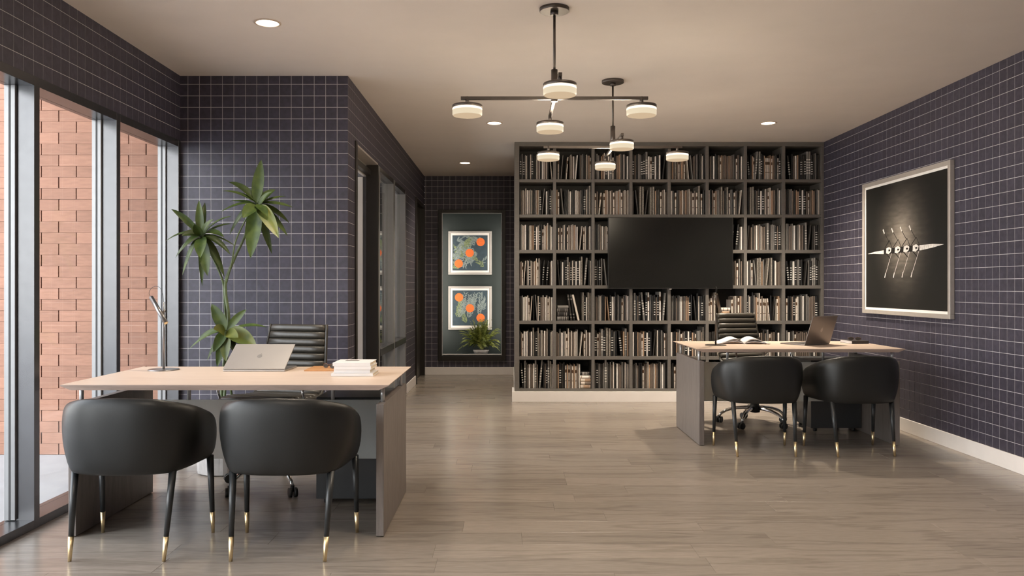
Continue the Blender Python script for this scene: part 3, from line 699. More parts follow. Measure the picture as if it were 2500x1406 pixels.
for i, (r, bay, n, code, x, y, z, ang, hpx, sc) in enumerate(placed):
    p, me, ms = get_book(code, hpx)
    if i in chosen:
        o = inst('book', me, None, (x, y, z), (0, ang, 0), (sc, 1, 1))
        lean = 'leaning ' if ang else ''
        tag(o, '%s%s book, %s from the corridor side, %s bay, %s bookcase row' % (lean, BK[code][4], ORD[n-1], ORD[bay], ROWN[r]), 'book', '%s row books of the bookcase' % ROWN[r])
    else:
        T = Matrix.Translation((x, y, z)) @ Matrix.Rotation(ang, 4, 'Y') @ Matrix.Diagonal((sc, 1, 1, 1))
        o_ = len(stuffed.v); stuffed.v += [tuple(T @ Vector(q)) for q in p.v]
        for f_, m_, s_ in zip(p.f, p.mi, p.sm):
            stuffed.f.append(tuple(q+o_ for q in f_)); stuffed.mi.append(SM.index(ms[m_])); stuffed.sm.append(s_)
bs = stuffed.build('shelved_books', SM); tag(bs, 'remaining slim books standing in the bookcase bays', 'books', kind='stuff')
# books lying flat in piles, and the big leaning dark volumes
def flat_book(x0, w, z, th, cov, acc, label, yoff=0.03, dep=0.17, rz=0, stripes=()):
    p = MB(); hw = w/2
    p.box(-hw, hw, 0.0, dep, 0, 0.003, 0); p.box(-hw, hw, 0, dep, th-0.003, th, 0)
    prof = [(0.0, 0.003), (-0.006, th*.3), (-0.006, th*.7), (0.0, th-0.003)]
    cuts = [-hw]+[q for s_ in stripes for q in (-hw+s_[0]*w, -hw+s_[1]*w)]+[hw]
    for i in range(len(cuts)-1):
        a, b = cuts[i], cuts[i+1]; yo = -0.0005 if i % 2 else 0
        v = [(a, y+yo, zz) for y, zz in prof]+[(b, y+yo, zz) for y, zz in prof]
        p.add(v, [(4+j, 5+j, 1+j, j) for j in range(3)], 1 if i % 2 else 0)
    p.box(-hw+0.004, hw-0.004, 0.001, dep-0.004, 0.003, th-0.003, 2)
    o = p.build('book', [cov, acc, 'page'], None, loc=(x0, YS+yoff, z), rot=(0, 0, rz)); tag(o, label, 'book', 'books lying flat in the bookcase')
    return z+th
# fifth row, second bay: pile of four, then leaning volumes
z = zs[2][1]+0.0006; xx = px2x(1374.4)
z = flat_book(xx, 0.126, z, 0.046, 'bk_dark', 'bk_grey', 'striped dark book, lowest of the pile in the second bay, fifth row', stripes=((.03, .25), (.3, .38), (.45, .53), (.6, .68), (.8, .86)))
z = flat_book(xx+.001, 0.122, z+.0005, 0.044, 'bk_black', 'bk_grey', 'black book with pale ticks, second up in the fifth row pile', stripes=((.12, .15), (.62, .66), (.78, .84)))
z = flat_book(xx-.002, 0.124, z+.0005, 0.042, 'bk_dark', 'bk_grey', 'dark grey book, third up in the fifth row pile', stripes=((.05, .10), (.2, .23), (.7, .75), (.86, .9)))
z = flat_book(xx+.002, 0.118, z+.0005, 0.030, 'bk_grey', 'bk_grey', 'grey book on top of the pile in the fifth row')
def lean_book(x, z, th, h, ang, cov, acc, label, bars=()):
    p = MB(); hw = th/2; dep = 0.19
    segs = [0]+[q for b in bars for q in b]+[1]
    prof = [(-hw, .006), (-hw*.6, 0), (hw*.6, 0), (hw, .006)]
    for i in range(len(segs)-1):
        a, b = segs[i]*h, segs[i+1]*h; yo = -0.0005 if i % 2 else 0
        v = [(q, y+yo, a) for q, y in prof]+[(q, y+yo, b) for q, y in prof]
        p.add(v, [(j, j+1, 5+j, 4+j) for j in range(3)], 1 if i % 2 else 0)
    p.add([(q, y, h) for q, y in prof], [(0, 1, 2, 3)], 0)
    p.box(-hw, -hw+.002, .006, dep, 0, h, 0); p.box(hw-.002, hw, .006, dep, 0, h, 0); p.box(-hw+.002, hw-.002, .006, dep-.005, .003, h-.004, 2)
    o = p.build('book', [cov, acc, 'page'], None, loc=(x, YS+.035, z+math.sin(abs(ang))*hw), rot=(0, ang, 0)); tag(o, label, 'book', 'leaning books beside the fifth row pile')
zz = zs[2][1]+0.0006
lean_book(px2x(1396), zz, 0.021, 0.285, -0.135, 'bk_dark', 'bk_grey', 'dark leaning book with grey label bars next to the fifth row pile', ((.1, .13), (.22, .25), (.80, .83), (.92, .95)))
lean_book(px2x(1402.8), zz, 0.021, 0.285, -0.135, 'bk_black', 'bk_grey', 'second black leaning book with label bars in the fifth row', ((.1, .13), (.22, .25), (.80, .83), (.92, .95)))
lean_book(px2x(1413.5), zz, 0.021, 0.285, -0.225, 'bk_cream', 'bk_tan', 'cream book leaning over in the second bay, fifth row')
# fifth row, sixth bay: pile of four behind the far lamp
z = zs[2][1]+0.0006; xx = px2x(1771)
z = flat_book(xx-.004, 0.105, z, 0.033, 'bk_dark', 'bk_grey', 'dark book at the bottom of the pile behind the far desk lamp')
z = flat_book(xx+.004, 0.092, z+.0005, 0.036, 'bk_brown', 'bk_tan', 'brown book, second up in the pile behind the far lamp', stripes=((.2, .9),))
z = flat_book(xx+.006, 0.090, z+.0005, 0.032, 'bk_tan', 'bk_brown', 'tan book, third up in the pile behind the far lamp', stripes=((.1, .15), (.8, .85)))
z = flat_book(xx+.010, 0.095, z+.0005, 0.038, 'bk_cream', 'bk_brown', 'cream book on top of the pile behind the far lamp', stripes=((.2, .25), (.7, .78)))
# bottom row, second bay: pile of five
z = zs[0][1]+0.0006; xx = px2x(1430)
z = flat_book(xx, 0.110, z, 0.036, 'bk_tan', 'bk_cream', 'tan book, lowest of the pile in the bottom row', stripes=((.05, .3), (.9, .96)))
z = flat_book(xx+.003, 0.112, z+.0005, 0.036, 'bk_taupe', 'bk_cream', 'brown book, second from the bottom of the bottom row pile', stripes=((.05, .4),))
z = flat_book(xx, 0.112, z+.0005, 0.034, 'bk_tan', 'bk_cream', 'reddish tan book in the middle of the bottom row pile', stripes=((.05, .45),))
z = flat_book(xx-.003, 0.112, z+.0005, 0.032, 'bk_white', 'bk_tan', 'white banded book, fourth up in the bottom row pile', stripes=((.12, .18), (.85, .9)))
z = flat_book(xx-.002, 0.110, z+.0005, 0.040, 'bk_black', 'bk_white', 'black book with white ticks on top of the bottom row pile', stripes=((.2, .23), (.31, .34), (.42, .45), (.53, .56), (.64, .67), (.75, .78)))

# ------------------------------------------------------------------ rowing photograph on the side wall
pf = empty('framed_photograph', (XR-0.001, 7.02, 1.598)); tag(pf, 'large champagne framed black and white photograph of a rowing crew on the tiled wall', 'picture')
y0, y1, z0, z1 = -0.776, 0.776, -0.606, 0.612
fw = 0.036
for a in ((y0, y1, z1-fw, z1), (y0, y1, z0, z0+fw), (y0, y0+fw, z0+fw, z1-fw), (y1-fw, y1, z0+fw, z1-fw)):
    p = MB(); p.box(-0.036, 0, a[0], a[1], a[2], a[3]); p.build('frame', ['picframe'], pf, bevel=0.002, seg=1)
p = MB(); p.box(-0.022, -0.002, y0+fw, y1-fw, z0+fw, z1-fw); p.build('mount', ['picmat'], pf)
def photo_mat():
    m = bpy.data.materials.new('photograph_water'); m.use_nodes = True
    N = m.node_tree.nodes; L = m.node_tree.links; b = N['Principled BSDF']; b.inputs['Roughness'].default_value = 0.4
    tc = N.new('ShaderNodeTexCoord'); mp = N.new('ShaderNodeMapping'); mp.inputs['Scale'].default_value = (1, 1.55, 1.25); mp.inputs['Location'].default_value = (0, 0.0, -0.10)
    L.new(tc.outputs['Object'], mp.inputs[0])
    ln = N.new('ShaderNodeVectorMath'); ln.operation = 'LENGTH'; L.new(mp.outputs[0], ln.inputs[0])
    nz = N.new('ShaderNodeTexNoise'); nz.inputs['Scale'].default_value = 6; mp2 = N.new('ShaderNodeMapping'); mp2.inputs['Scale'].default_value = (1, 1, 5)
    L.new(tc.outputs['Object'], mp2.inputs[0]); L.new(mp2.outputs[0], nz.inputs['Vector'])
    ad = N.new('ShaderNodeMath'); ad.operation = 'MULTIPLY_ADD'; ad.inputs[1].default_value = 0.25; L.new(nz.outputs['Fac'], ad.inputs[0]); L.new(ln.outputs['Value'], ad.inputs[2])
    r = N.new('ShaderNodeValToRGB'); L.new(ad.outputs[0], r.inputs[0])
    e = r.color_ramp.elements; e[0].position = 0.12; e[0].color = (0.40, 0.35, 0.29, 1); e[1].position = 1.0; e[1].color = (0.010, 0.010, 0.009, 1)
    for ps, cl in ((0.30, (0.24, 0.21, 0.175, 1)), (0.45, (0.125, 0.11, 0.092, 1)), (0.62, (0.055, 0.049, 0.042, 1)), (0.80, (0.022, 0.020, 0.018, 1))):
        x = r.color_ramp.elements.new(ps); x.color = cl
    L.new(r.outputs[0], b.inputs['Base Color']); return m
M['photo'] = photo_mat()
p = MB(); mg = fw+0.022
p.add([(-0.0235, y0+mg, z0+mg), (-0.0235, y1-mg, z0+mg), (-0.0235, y1-mg, z1-mg), (-0.0235, y0+mg, z1-mg)], [(0, 3, 2, 1)], 0)
# picture u axis runs away from the viewer-left: u=0 at the far edge, u=1 at the near edge
def P(u, v, k): return (-0.0238-0.0002*k, y1-mg-u*(y1-y0-2*mg), z0+mg+v*(z1-z0-2*mg))
def pp(pts, m, k): p.add([P(u, v, k) for u, v in pts], [tuple(range(len(pts)))], m)
def strip(u0, v0, u1, v1, w, m, k, ar=1.27):
    dx, dy = (u1-u0)*ar, (v1-v0); l = math.hypot(dx, dy); nx, ny = -dy/l*w/ar, dx/l*w
    pp([(u0-nx, v0-ny), (u1-nx, v1-ny), (u1+nx, v1+ny), (u0+nx, v0+ny)], m, k)
hull = [(0.02, .452), (.12, .448), (.24, .440), (.5, .438), (.72, .444), (.85, .456), (.965, .472), (.85, .482), (.72, .482), (.5, .478), (.24, .470), (.12, .464)]
pp(hull, 1, 0)
pp([(.255, .436), (.70, .440), (.70, .488), (.255, .482)], 2, 1)
for i, u in enumerate((.33, .445, .555, .665)):
    pp([(u-.045, .443), (u-.01, .436), (u+.02, .452), (u+.028, .478), (u-.002, .492), (u-.04, .484)], 1, 2)
    pp([(u-.012, .458), (u+.012, .458), (u+.012, .472), (u-.012, .472)], 2, 3)
    strip(u-.06, .49, u+.0, .545, .0035, 2, 3); strip(u+.0, .545, u+.035, .485, .003, 2, 3)
    strip(u-.04, .44, u+.015, .395, .0045, 2, 3)
    strip(u-.07, .615, u-.005, .535, .0028, 2, 3); strip(u-.085, .64, u-.065, .605, .007, 1, 4)
    strip(u+.03, .44, u-.045, .285, .0024, 1, 3); strip(u-.048, .285, u-.062, .245, .006, 1, 4)
p.build('print', ['photo', 'white_ink', 'black_ink'], pf)
# thin glazing is left as the gloss of the print

# ------------------------------------------------------------------ desks
def make_desk():
    t = empty('desk')
    L_, D_ = 1.62, 0.925
    # knife-edged top: underside inset from the ends and front
    zt = 0.757; th = 0.026; ins = 0.05
    top = MB()
    a = [(0, 0), (L_, 0), (L_, D_), (0, D_)]
    v = [(x, y, zt) for x, y in a] + [(0, 0.0, zt-0.004), (L_, 0, zt-0.004), (L_, D_, zt-0.004), (0, D_, zt-0.004)] + \
        [(ins, 0.004, zt-th), (L_-ins, 0.004, zt-th), (L_-ins, D_-0.02, zt-th), (ins, D_-0.02, zt-th)]
    top.add(v, [(0, 1, 2, 3)], 0); top.add(v, [(0, 4, 5, 1), (1, 5, 6, 2), (2, 6, 7, 3), (3, 7, 4, 0), (4, 8, 9, 5), (5, 9, 10, 6), (6, 10, 11, 7), (7, 11, 8, 4), (8, 11, 10, 9)], 1)
    top.build('tabletop', ['desktop', 'deskedge'], t)
    for x in (0.027, 1.553):
        p = MB(); p.box(x, x+0.038, 0.03, 0.91, 0.004, 0.658); p.build('side_panel', ['deskpanel'], t, bevel=0.0015, seg=1)
    p = MB(); p.box(0.065, 1.553, 0.60, 0.618, 0.268, 0.60); p.build('modesty_panel', ['modesty'], t, bevel=0.001, seg=1)
    for x in (0.046, 1.572):
        for y in (0.12, 0.80):
            p = MB(); p.cyl((x, y, 0.658), (x, y, zt-th), 0.0105, n=16); p.build('post', ['steel'], t)
    for x in (0.40, 1.214):
        p = MB(); p.cyl((x, 0.609, 0.600), (x, 0.609, zt-th), 0.0105, n=16); p.build('post', ['steel'], t)
    return t
d1 = make_desk(); d1.location = (-2.21, 4.03, 0)
tag(d1, 'pale oak topped desk with dark side panels standing by the tall windows', 'desk', 'two matching desks')
d2 = copy_tree(d1); d2.location = (1.46, 6.36, 0); tag(d2, 'pale oak topped desk with dark side panels in front of the bookcase', 'desk')
def make_pedestal():
    t = empty('drawer_pedestal')
    p = MB(); p.box(0, 0.43, 0, 0.44, 0.035, 0.612); p.build('body', ['pedestal'], t, bevel=0.002, seg=1)
    for i, (a, b) in enumerate(((0.04, 0.225), (0.23, 0.415), (0.42, 0.607))):
        p = MB(); p.box(0.003, 0.427, 0.441, 0.459, a, b); d = p.build('drawer', ['pedestal'], t, bevel=0.0015, seg=1)
        p = MB(); p.box(0.15, 0.28, 0.459, 0.468, b-0.02, b-0.012); p.build('pull', ['steel'], d)
    for x in (0.05, 0.38):
        for y in (0.05, 0.39):
            p = MB(); p.cyl((x-0.012, y, 0.0175), (x+0.012, y, 0.0175), 0.0175, n=14); p.box(x-0.008, x+0.008, y-0.01, y+0.01, 0.018, 0.036); p.build('caster', ['rubber'], t)
    return t
pd = make_pedestal(); pd.location = (-1.094, 4.655, 0); tag(pd, 'low charcoal drawer pedestal on casters under the desk by the windows', 'drawer unit', 'drawer pedestals under the desks')
pd2 = copy_tree(pd); pd2.location = (2.578, 6.985, 0); tag(pd2, 'low charcoal drawer pedestal on casters under the desk before the bookcase', 'drawer unit')

# ------------------------------------------------------------------ tub guest chairs (origin on the floor at the chair centre, facing +y)
def make_tub():
    t = empty('guest_chair')
    def plan(s, ex=2.75):
        """s in 0..1 from the front of one arm round the back to the other; returns centre point and outward normal"""
        a, b, yf, yc, e = 0.285, 0.225, 0.235, -0.005, 2.75
        Ls = (yf-yc); arc = 0.86; tot = 2*Ls+arc; q = s*tot
        def se(th):
            c_, s_ = math.cos(th), math.sin(th); e = ex
            return Vector((a*math.copysign(abs(c_)**(2/e), c_), yc-b*abs(s_)**(2/e), 0))
        if q < Ls: pnt = Vector((a-0.012*(1-q/Ls), yf-q, 0))
        elif q > tot-Ls: pnt = Vector((-a+0.012*(1-(tot-q)/Ls), yf-(tot-q), 0))
        else: pnt = se(PI*(q-Ls)/arc)
        return pnt
    N = 44; pts = []
    # even resampling
    fine = [plan(i/600) for i in range(601)]; cum = [0]
    for i in range(600): cum.append(cum[-1]+(fine[i+1]-fine[i]).length)
    j = 0
    for i in range(N+1):
        target = cum[-1]*i/N
        while j < 599 and cum[j+1] < target: j += 1
        f_ = (target-cum[j])/max(1e-9, cum[j+1]-cum[j]); pts.append(fine[j].lerp(fine[j+1], f_))
    prof = [(-0.026, 0.03), (-0.018, 0.0), (0.000, -0.004), (0.014, 0.02), (0.026, 0.14), (0.033, 0.36), (0.034, 0.60), (0.031, 0.82), (0.024, 0.93), (0.010, 0.985), (-0.006, 0.998), (-0.020, 0.965), (-0.027, 0.86), (-0.028, 0.5)]
    rings = []
    for i, pnt in enumerate(pts):
        a = pts[max(0, i-1)]; b = pts[min(N, i+1)]; tn = (b-a).normalized(); nr = Vector((-tn.y, tn.x, 0))
        if nr.dot(pnt-Vector((0, 0.1, 0))) < 0: nr = -nr
        y = pnt.y
        k = min(1, max(0, (y+0.23)/0.465))                    # 0 at the back, 1 at the arm fronts
        tt = abs(i/N-0.5)*2; hk = [(0, .742), (.25, .735), (.42, .710), (.68, .662), (.88, .622), (1, .606)]
        for (ta, ha), (tb, hb) in zip(hk, hk[1:]):
            if ta <= tt <= tb+1e-9: top = ha+(hb-ha)*(tt-ta)/(tb-ta)
        edge = min(i, N-i)                                     # round off the arm ends
        sh = (1.0, 1.0, 1.0)
        zb = 0.388
        fr = {0: 0.45, 1: 0.80, 2: 0.95}.get(edge, 1.0)
        top -= {0: 0.055, 1: 0.022, 2: 0.006}.get(edge, 0); zbb = zb+{0: 0.02, 1: 0.006}.get(edge, 0)
        # the lower edge runs in a squarer, narrower trapezoid than the rounded top
        lx = 0.985-0.16*(1-k); ring = []
        for o, z in prof:
            wz = max(0, 1-z*1.5)**1.5; q = pnt+nr*(o*fr)
            corner = math.exp(-(((abs(pnt.x)-0.25)/0.05)**2+((y+0.17)/0.07)**2))
            q = q+Vector((math.copysign(0.016, pnt.x)*corner*wz, -0.012*corner*wz, 0))
            q.x *= 1-(1-lx)*wz
            ring.append(q+Vector((0, 0, zbb+(top-zbb)*z)))
        rings.append(ring)
    m = MB(); m.loft(rings, smooth=True); m.build('shell', ['leather'], t, sub=1, fix=True)
    # underside pan and seat cushion follow the plan
    def slab(inset, z0, z1, zc, mat_, name, front=0.0):
        q = [p_*1.0 for p_ in pts[::2]]
        ring = []
        for p_ in q:
            c_ = Vector((0, 0.02, 0)); kk = min(1, max(0, (p_.y+0.23)/0.465)); p_ = Vector((p_.x*(1-0.15*(1-kk)), p_.y, 0)); dd = (p_-c_); ring.append(c_+dd*(1-inset/dd.length))
        nseg = 8; a_, b_ = ring[-1], ring[0]
        for i in range(1, nseg): 
            f_ = i/nseg; ring.append(a_.lerp(b_, f_)+Vector((0, front*math.sin(PI*f_), 0)))
        rr = []
        for sc, z in ((0.93, z0), (0.985, z0+zc*.4), (1.0, z0+zc), (1.0, z1-zc), (0.985, z1-zc*.4), (0.93, z1)):
            rr.append([Vector((p_.x*sc, 0.02+(p_.y-0.02)*sc, z)) for p_ in ring])
        mm = MB(); mm.loft(rr, smooth=True); mm.build(name, [mat_], t, fix=True)
    slab(0.012, 0.384, 0.42, 0.01, 'leather', 'seat_base')
    slab(0.034, 0.418, 0.492, 0.024, 'leather', 'seat_cushion', 0.02)
    for (tx, ty, bx, by) in ((-0.225, -0.152, -0.2125, -0.222), (0.225, -0.152, 0.2125, -0.222), (-0.272, 0.19, -0.278, 0.215), (0.272, 0.19, 0.278, 0.215)):
        A = Vector((tx, ty, 0.395)); B = Vector((bx, by, 0)); f_ = 0.106/0.395; K = B.lerp(A, f_)
        m = MB(); m.cyl(K, A, 0.0115, 0.0175, 18); leg = m.build('leg', ['legblack'], t)
        m = MB(); m.cyl(B, K+(A-K)*0.004, 0.0078, 0.0128, 18); m.build('brass_tip', ['brass'], leg)
    return t
tub = make_tub(); tub.location = (-1.770, 3.92, 0)
tag(tub, 'black leather tub chair with brass tipped legs, beside the tall windows', 'chair', 'black tub guest chairs')
for x, y, rz, lb in ((-1.043, 3.92, 0, 'black leather tub chair before the window desk, on the side away from the windows'),
                     (1.879, 6.19, 0, 'black leather tub chair before the bookcase desk, in front of its desk lamp'),
                     (2.592, 6.19, math.radians(4), 'black leather tub chair before the bookcase desk, next to the tiled picture wall')):
    c = copy_tree(tub); c.location = (x, y, 0); c.rotation_euler = (0, 0, rz); tag(c, lb, 'chair')

# ------------------------------------------------------------------ ribbed office chairs (facing -y)
def make_office():
    t = empty('office_chair')
    # profile in y-z of the seat and back
    ctrl = [(-0.235, 0.515), (-0.225, 0.548), (-0.15, 0.560), (0.0, 0.548), (0.10, 0.545), (0.165, 0.560), (0.205, 0.610), (0.232, 0.70), (0.262, 0.85), (0.285, 0.955), (0.292, 0.994)]
    def cr(u):
        n = len(ctrl)-1; x = u*n; i = min(int(x), n-1); f_ = x-i
        p = [Vector((0,)+ctrl[max(0, min(n, i+k))]) for k in (-1, 0, 1, 2)]
        return 0.5*((2*p[1])+(-p[0]+p[2])*f_+(2*p[0]-5*p[1]+4*p[2]-p[3])*f_**2+(-p[0]+3*p[1]-3*p[2]+p[3])*f_**3)
    fine = [cr(i/400) for i in range(401)]; cum = [0]
    for i in range(400): cum.append(cum[-1]+(fine[i+1]-fine[i]).length)
    def at(s):
        lo = 0
        while lo < 399 and cum[lo+1] < s: lo += 1
        f_ = (s-cum[lo])/(cum[lo+1]-cum[lo]); return fine[lo].lerp(fine[lo+1], max(0, min(1, f_)))
    Lt = cum[-1]; nr = int(round(Lt/0.047))
    pitch = Lt/nr
    for seg_name, r0, r1 in (('seat', 0, int(nr*0.44)), ('backrest', int(nr*0.44), nr)):
        host = None
        for r in range(r0, r1):
            rings = []
            for k in range(9):
                s = pitch*(r+k/8); c_ = at(s); a = at(max(0, s-.004)); b = at(min(Lt, s+.004)); tg = (b-a).normalized(); nm = Vector((0, -tg.z, tg.y))
                if nm.z < 0 and r < nr*0.4: nm = -nm
                if r >= nr*0.4 and nm.y > 0: nm = -nm
                puff = 0.017*(math.sin(PI*(k/8))**0.42)+0.002
                up = max(0, (c_.z-0.62)/0.4); hw = 0.234-0.034*min(1, up)
                if r == nr-1 and k > 4: hw -= 0.012*((k-4)/4)**2
                ring = []
                for x, th in ((-hw, 0), (-hw+.012, 1), (-hw*.5, 1), (hw*.5, 1), (hw-.012, 1), (hw, 0)): ring.append(c_+Vector((x, 0, 0))+nm*(puff*th))
                for x in (hw, hw-.012, -hw+.012, -hw): ring.append(c_+Vector((x, 0, 0))-nm*(0.009+(0.004*math.sin(PI*k/8) if abs(x) < hw else -0.004)))
                rings.append(ring)
            m = MB(); m.loft(rings, smooth=True)
            o = m.build('rib', ['leather2'], t, fix=True)
            if r == r0: pass
    # side rails following the profile
    for sx in (-1, 1):
        pts = []
        for i in range(0, 31):
            c_ = at(Lt*i/30); up = max(0, (c_.z-0.62)/0.4); hw = 0.239-0.034*min(1, up); pts.append((sx*hw, c_.y, c_.z))
        m = MB(); m.tube(pts, 0.009, 8); m.build('side_rail', ['leather2'], t)
        # chrome loop arm
        ap = [(0, -0.02, 0.50), (0.045, -0.05, 0.49), (0.062, -0.12, 0.53), (0.064, -0.15, 0.60), (0.06, -0.13, 0.66), (0.06, -0.02, 0.678), (0.058, 0.10, 0.675), (0.05, 0.16, 0.64), (0.02, 0.19, 0.60)]
        m = MB(); m.tube([(sx*(0.232+x), y, z) for x, y, z in ap], 0.0085, 10); a = m.build('armrest', ['chrome'], t)
        m = MB(); m.box(sx*0.292-0.019, sx*0.292+0.019, -0.11, 0.10, 0.684, 0.697); m.build('arm_pad', ['leather2'], a, bevel=0.006, seg=3)
    m = MB(); m.box(-0.09, 0.09, -0.10, 0.09, 0.475, 0.505); m.box(-0.20, 0.20, -0.015, 0.02, 0.497, 0.512); m.build('mechanism', ['rubber'], t, bevel=0.006)
    m = MB(); m.cyl((0, 0, 0.13), (0, 0, 0.33), 0.028, 0.028, 18); m.cyl((0, 0, 0.33), (0, 0, 0.48), 0.016, 0.016, 18, 1); m.build('gas_column', ['rubber', 'chrome'], t)
    m = MB(); m.lathe([(0.02, 0.105), (0.045, 0.11), (0.05, 0.15), (0.036, 0.185)], 20); m.build('hub', ['rubber'], t)
    return t
def office_base(t, rot):
    for i in range(5):
        a = math.radians(18+72*i)-rot; ca, sa = math.cos(a), math.sin(a)
        pts = [(r*ca, r*sa, z) for r, z in ((0.03, .150), (0.10, .148), (0.18, .138), (0.25, .115), (0.295, .085), (0.312, .060))]
        m = MB(); m.tube(pts, [.017, .016, .0145, .0135, .0125, .012], 12); arm = m.build('base_arm', ['chrome'], t)
        cx, cy = 0.315*ca, 0.315*sa; w = random.uniform(0, 2*PI); wx, wy = math.cos(w), math.sin(w); ox, oy = -wy*0.012, wx*0.012
        m = MB()
        for s_ in (-1, 1):
            m.cyl((cx+ox+wx*0.006*s_, cy+oy+wy*0.006*s_, 0.0275), (cx+ox+wx*0.025*s_, cy+oy+wy*0.025*s_, 0.0275), 0.0275, 0.0275, 18)
        m.cyl((cx, cy, 0.03), (cx, cy, 0.066), 0.014, 0.012, 12)
        m.build('caster', ['rubber'], arm)
random.seed(3)
oc1 = make_office(); R1 = math.radians(-17); oc1.location = (-1.465, 5.10, 0); oc1.rotation_euler = (0, 0, R1); 
tag(oc1, 'black ribbed leather office chair with chrome base behind the window desk', 'office chair', 'ribbed leather office chairs')
oc2 = copy_tree(oc1); R2 = math.radians(20); oc2.location = (2.222, 7.40, 0); oc2.rotation_euler = (0, 0, R2)
tag(oc2, 'black ribbed leather office chair lit from above, standing before the bookcase', 'office chair')
office_base(oc1, R1); office_base(oc2, R2)

# ------------------------------------------------------------------ desk lamps
def make_lamp(matn, name='desk_lamp'):
    t = empty(name)
    p = MB(); p.lathe([(0.0865, 0), (0.0865, 0.004), (0.083, 0.006)], 40); p.build('base', [matn], t)
    p = MB(); p.cyl((0, 0, 0.006), (0, 0, 0.395), 0.0068, n=16); p.build('stem', [matn], t)
    A = Vector((-0.088, 0.035, 0.422)); B = Vector((0.036, -0.055, 0.276))
    p = MB(); p.cyl(A, B, 0.0125, 0.0135, 20); hd = p.build('head', [matn], t)
    d_ = (B-A).normalized(); p = MB(); p.cyl(B+d_*0.0002, B+d_*0.003, 0.0095, 0.0095, 18); p.build('lens', ['brass'], hd)
    c_ = A.lerp(B, 0.62); p = MB(); p.cyl(c_, (0, 0, c_.z+0.01), 0.006, 0.006, 12); p.lathe([(0.0, -.012), (.0105, -.006), (.0105, .006), (0, .012)], 16, T=Matrix.Translation((0, 0, c_.z+0.01))); p.build('pivot', [matn], t)
    w = [A, A+Vector((-0.012, 0, 0.022)), A+Vector((0.0, -.005, 0.048)), A+Vector((0.03, -.012, 0.064)), A+Vector((0.062, -.022, 0.054)), A+Vector((0.08, -.03, 0.02)), Vector((0, 0, 0.395))]
    # smooth the cord
    q = []
    for i in range(len(w)-1):
        p_ = [w[max(0, i-1)], w[i], w[i+1], w[min(len(w)-1, i+2)]]
        for k in range(5):
            f_ = k/5; q.append(0.5*((2*p_[1])+(-p_[0]+p_[2])*f_+(2*p_[0]-5*p_[1]+4*p_[2]-p_[3])*f_**2+(-p_[0]+3*p_[1]-3*p_[2]+p_[3])*f_**3))
    q.append(w[-1]); p = MB(); p.tube(q, 0.0013, 6); p.build('cord', ['rubber'], t)
    return t
DZ = 0.757
l1 = make_lamp('lampmetal'); l1.location = (-2.003, 4.755, DZ); tag(l1, 'slim grey metal desk lamp with tilted tube head on the window desk', 'lamp', 'tube head desk lamps')
l2 = make_lamp('lampdark'); l2.location = (1.707, 6.755, DZ); l2.rotation_euler = (0, 0, math.radians(100)); tag(l2, 'slim bronze desk lamp with tube head on the desk before the bookcase', 'lamp', 'tube head desk lamps')

# ------------------------------------------------------------------ laptops
def make_laptop(matn, w, dpt, ang, keys=True):
    """hinge along x at the origin, base towards +y, lid rising from the hinge at ang from the base plane"""
    t = empty('laptop'); hw = w/2
    p = MB(); p.box(-hw, hw, 0, dpt, 0.0, 0.010); b = p.build('base', [matn], t, bevel=0.003, seg=2)
    p = MB()
    for r in range(5):
        for c_ in range(13): p.box(-hw+0.03+c_*(w-0.06)/13, -hw+0.03+(c_+.86)*(w-0.06)/13, 0.03+r*0.019, 0.046+r*0.019, 0.010, 0.0108)
    tag(p.build('keys', ['keys'], b), kind='stuff')
    p = MB(); p.box(-0.05, 0.05, dpt*0.62, dpt-0.02, 0.010, 0.0104); p.build('trackpad', [matn], b)
    ca, sa = math.cos(ang), math.sin(ang)
    T = Matrix.Translation((0, 0.003, 0.011)) @ Matrix.Rotation(ang, 4, 'X')
    p = MB(); p.box(-hw, hw, 0, dpt, 0, 0.006, T=T); ld = p.build('lid', [matn], t, bevel=0.0022, seg=2)
    p = MB(); p.box(-hw+0.006, hw-0.006, 0.008, dpt-0.006, -0.0006, -0.0001, T=T); p.build('screen', ['screen'], ld)
    # small fruit-like emblem on the outside of the lid
    p = MB(); n_ = 24; pts = []
    for i in range(n_):
        a = 2*PI*i/n_; r = 0.017*(1-0.10*abs(math.cos(a))**8*(1 if math.sin(a) < .3 else 1))
        if abs(a-0.25) < .45: r *= 0.80
        pts.append((r*math.cos(a)*0.95, r*math.sin(a)*1.02))
    p.add([T @ Vector((x, dpt*.5+y, 0.0065)) for x, y in pts], [tuple(range(n_))], 0)
    p.add([T @ Vector((x, dpt*.5+0.0185+y, 0.0065)) for x, y in ((0, 0), (.004, .001), (.006, .007), (.001, .005))], [(0, 1, 2, 3)], 0)
    p.build('emblem', ['logo' if matn == 'silver' else 'emblem_grey'], ld)
    return t
lp = make_laptop('silver', 0.355, 0.25, math.radians(30)); lp.location = (-1.452, 4.665, DZ+0.0005); lp.rotation_euler = (0, 0, math.radians(-1))
tag(lp, 'silver laptop with its lid half closed on the window desk', 'laptop', 'laptops on the desks')
lp2 = make_laptop('spacegrey', 0.325, 0.245, math.radians(109)); lp2.location = (2.565, 6.81, DZ+0.0005); lp2.rotation_euler = (0, 0, math.radians(33))
tag(lp2, 'dark grey open laptop seen from behind on the desk before the bookcase', 'laptop', 'laptops on the desks')

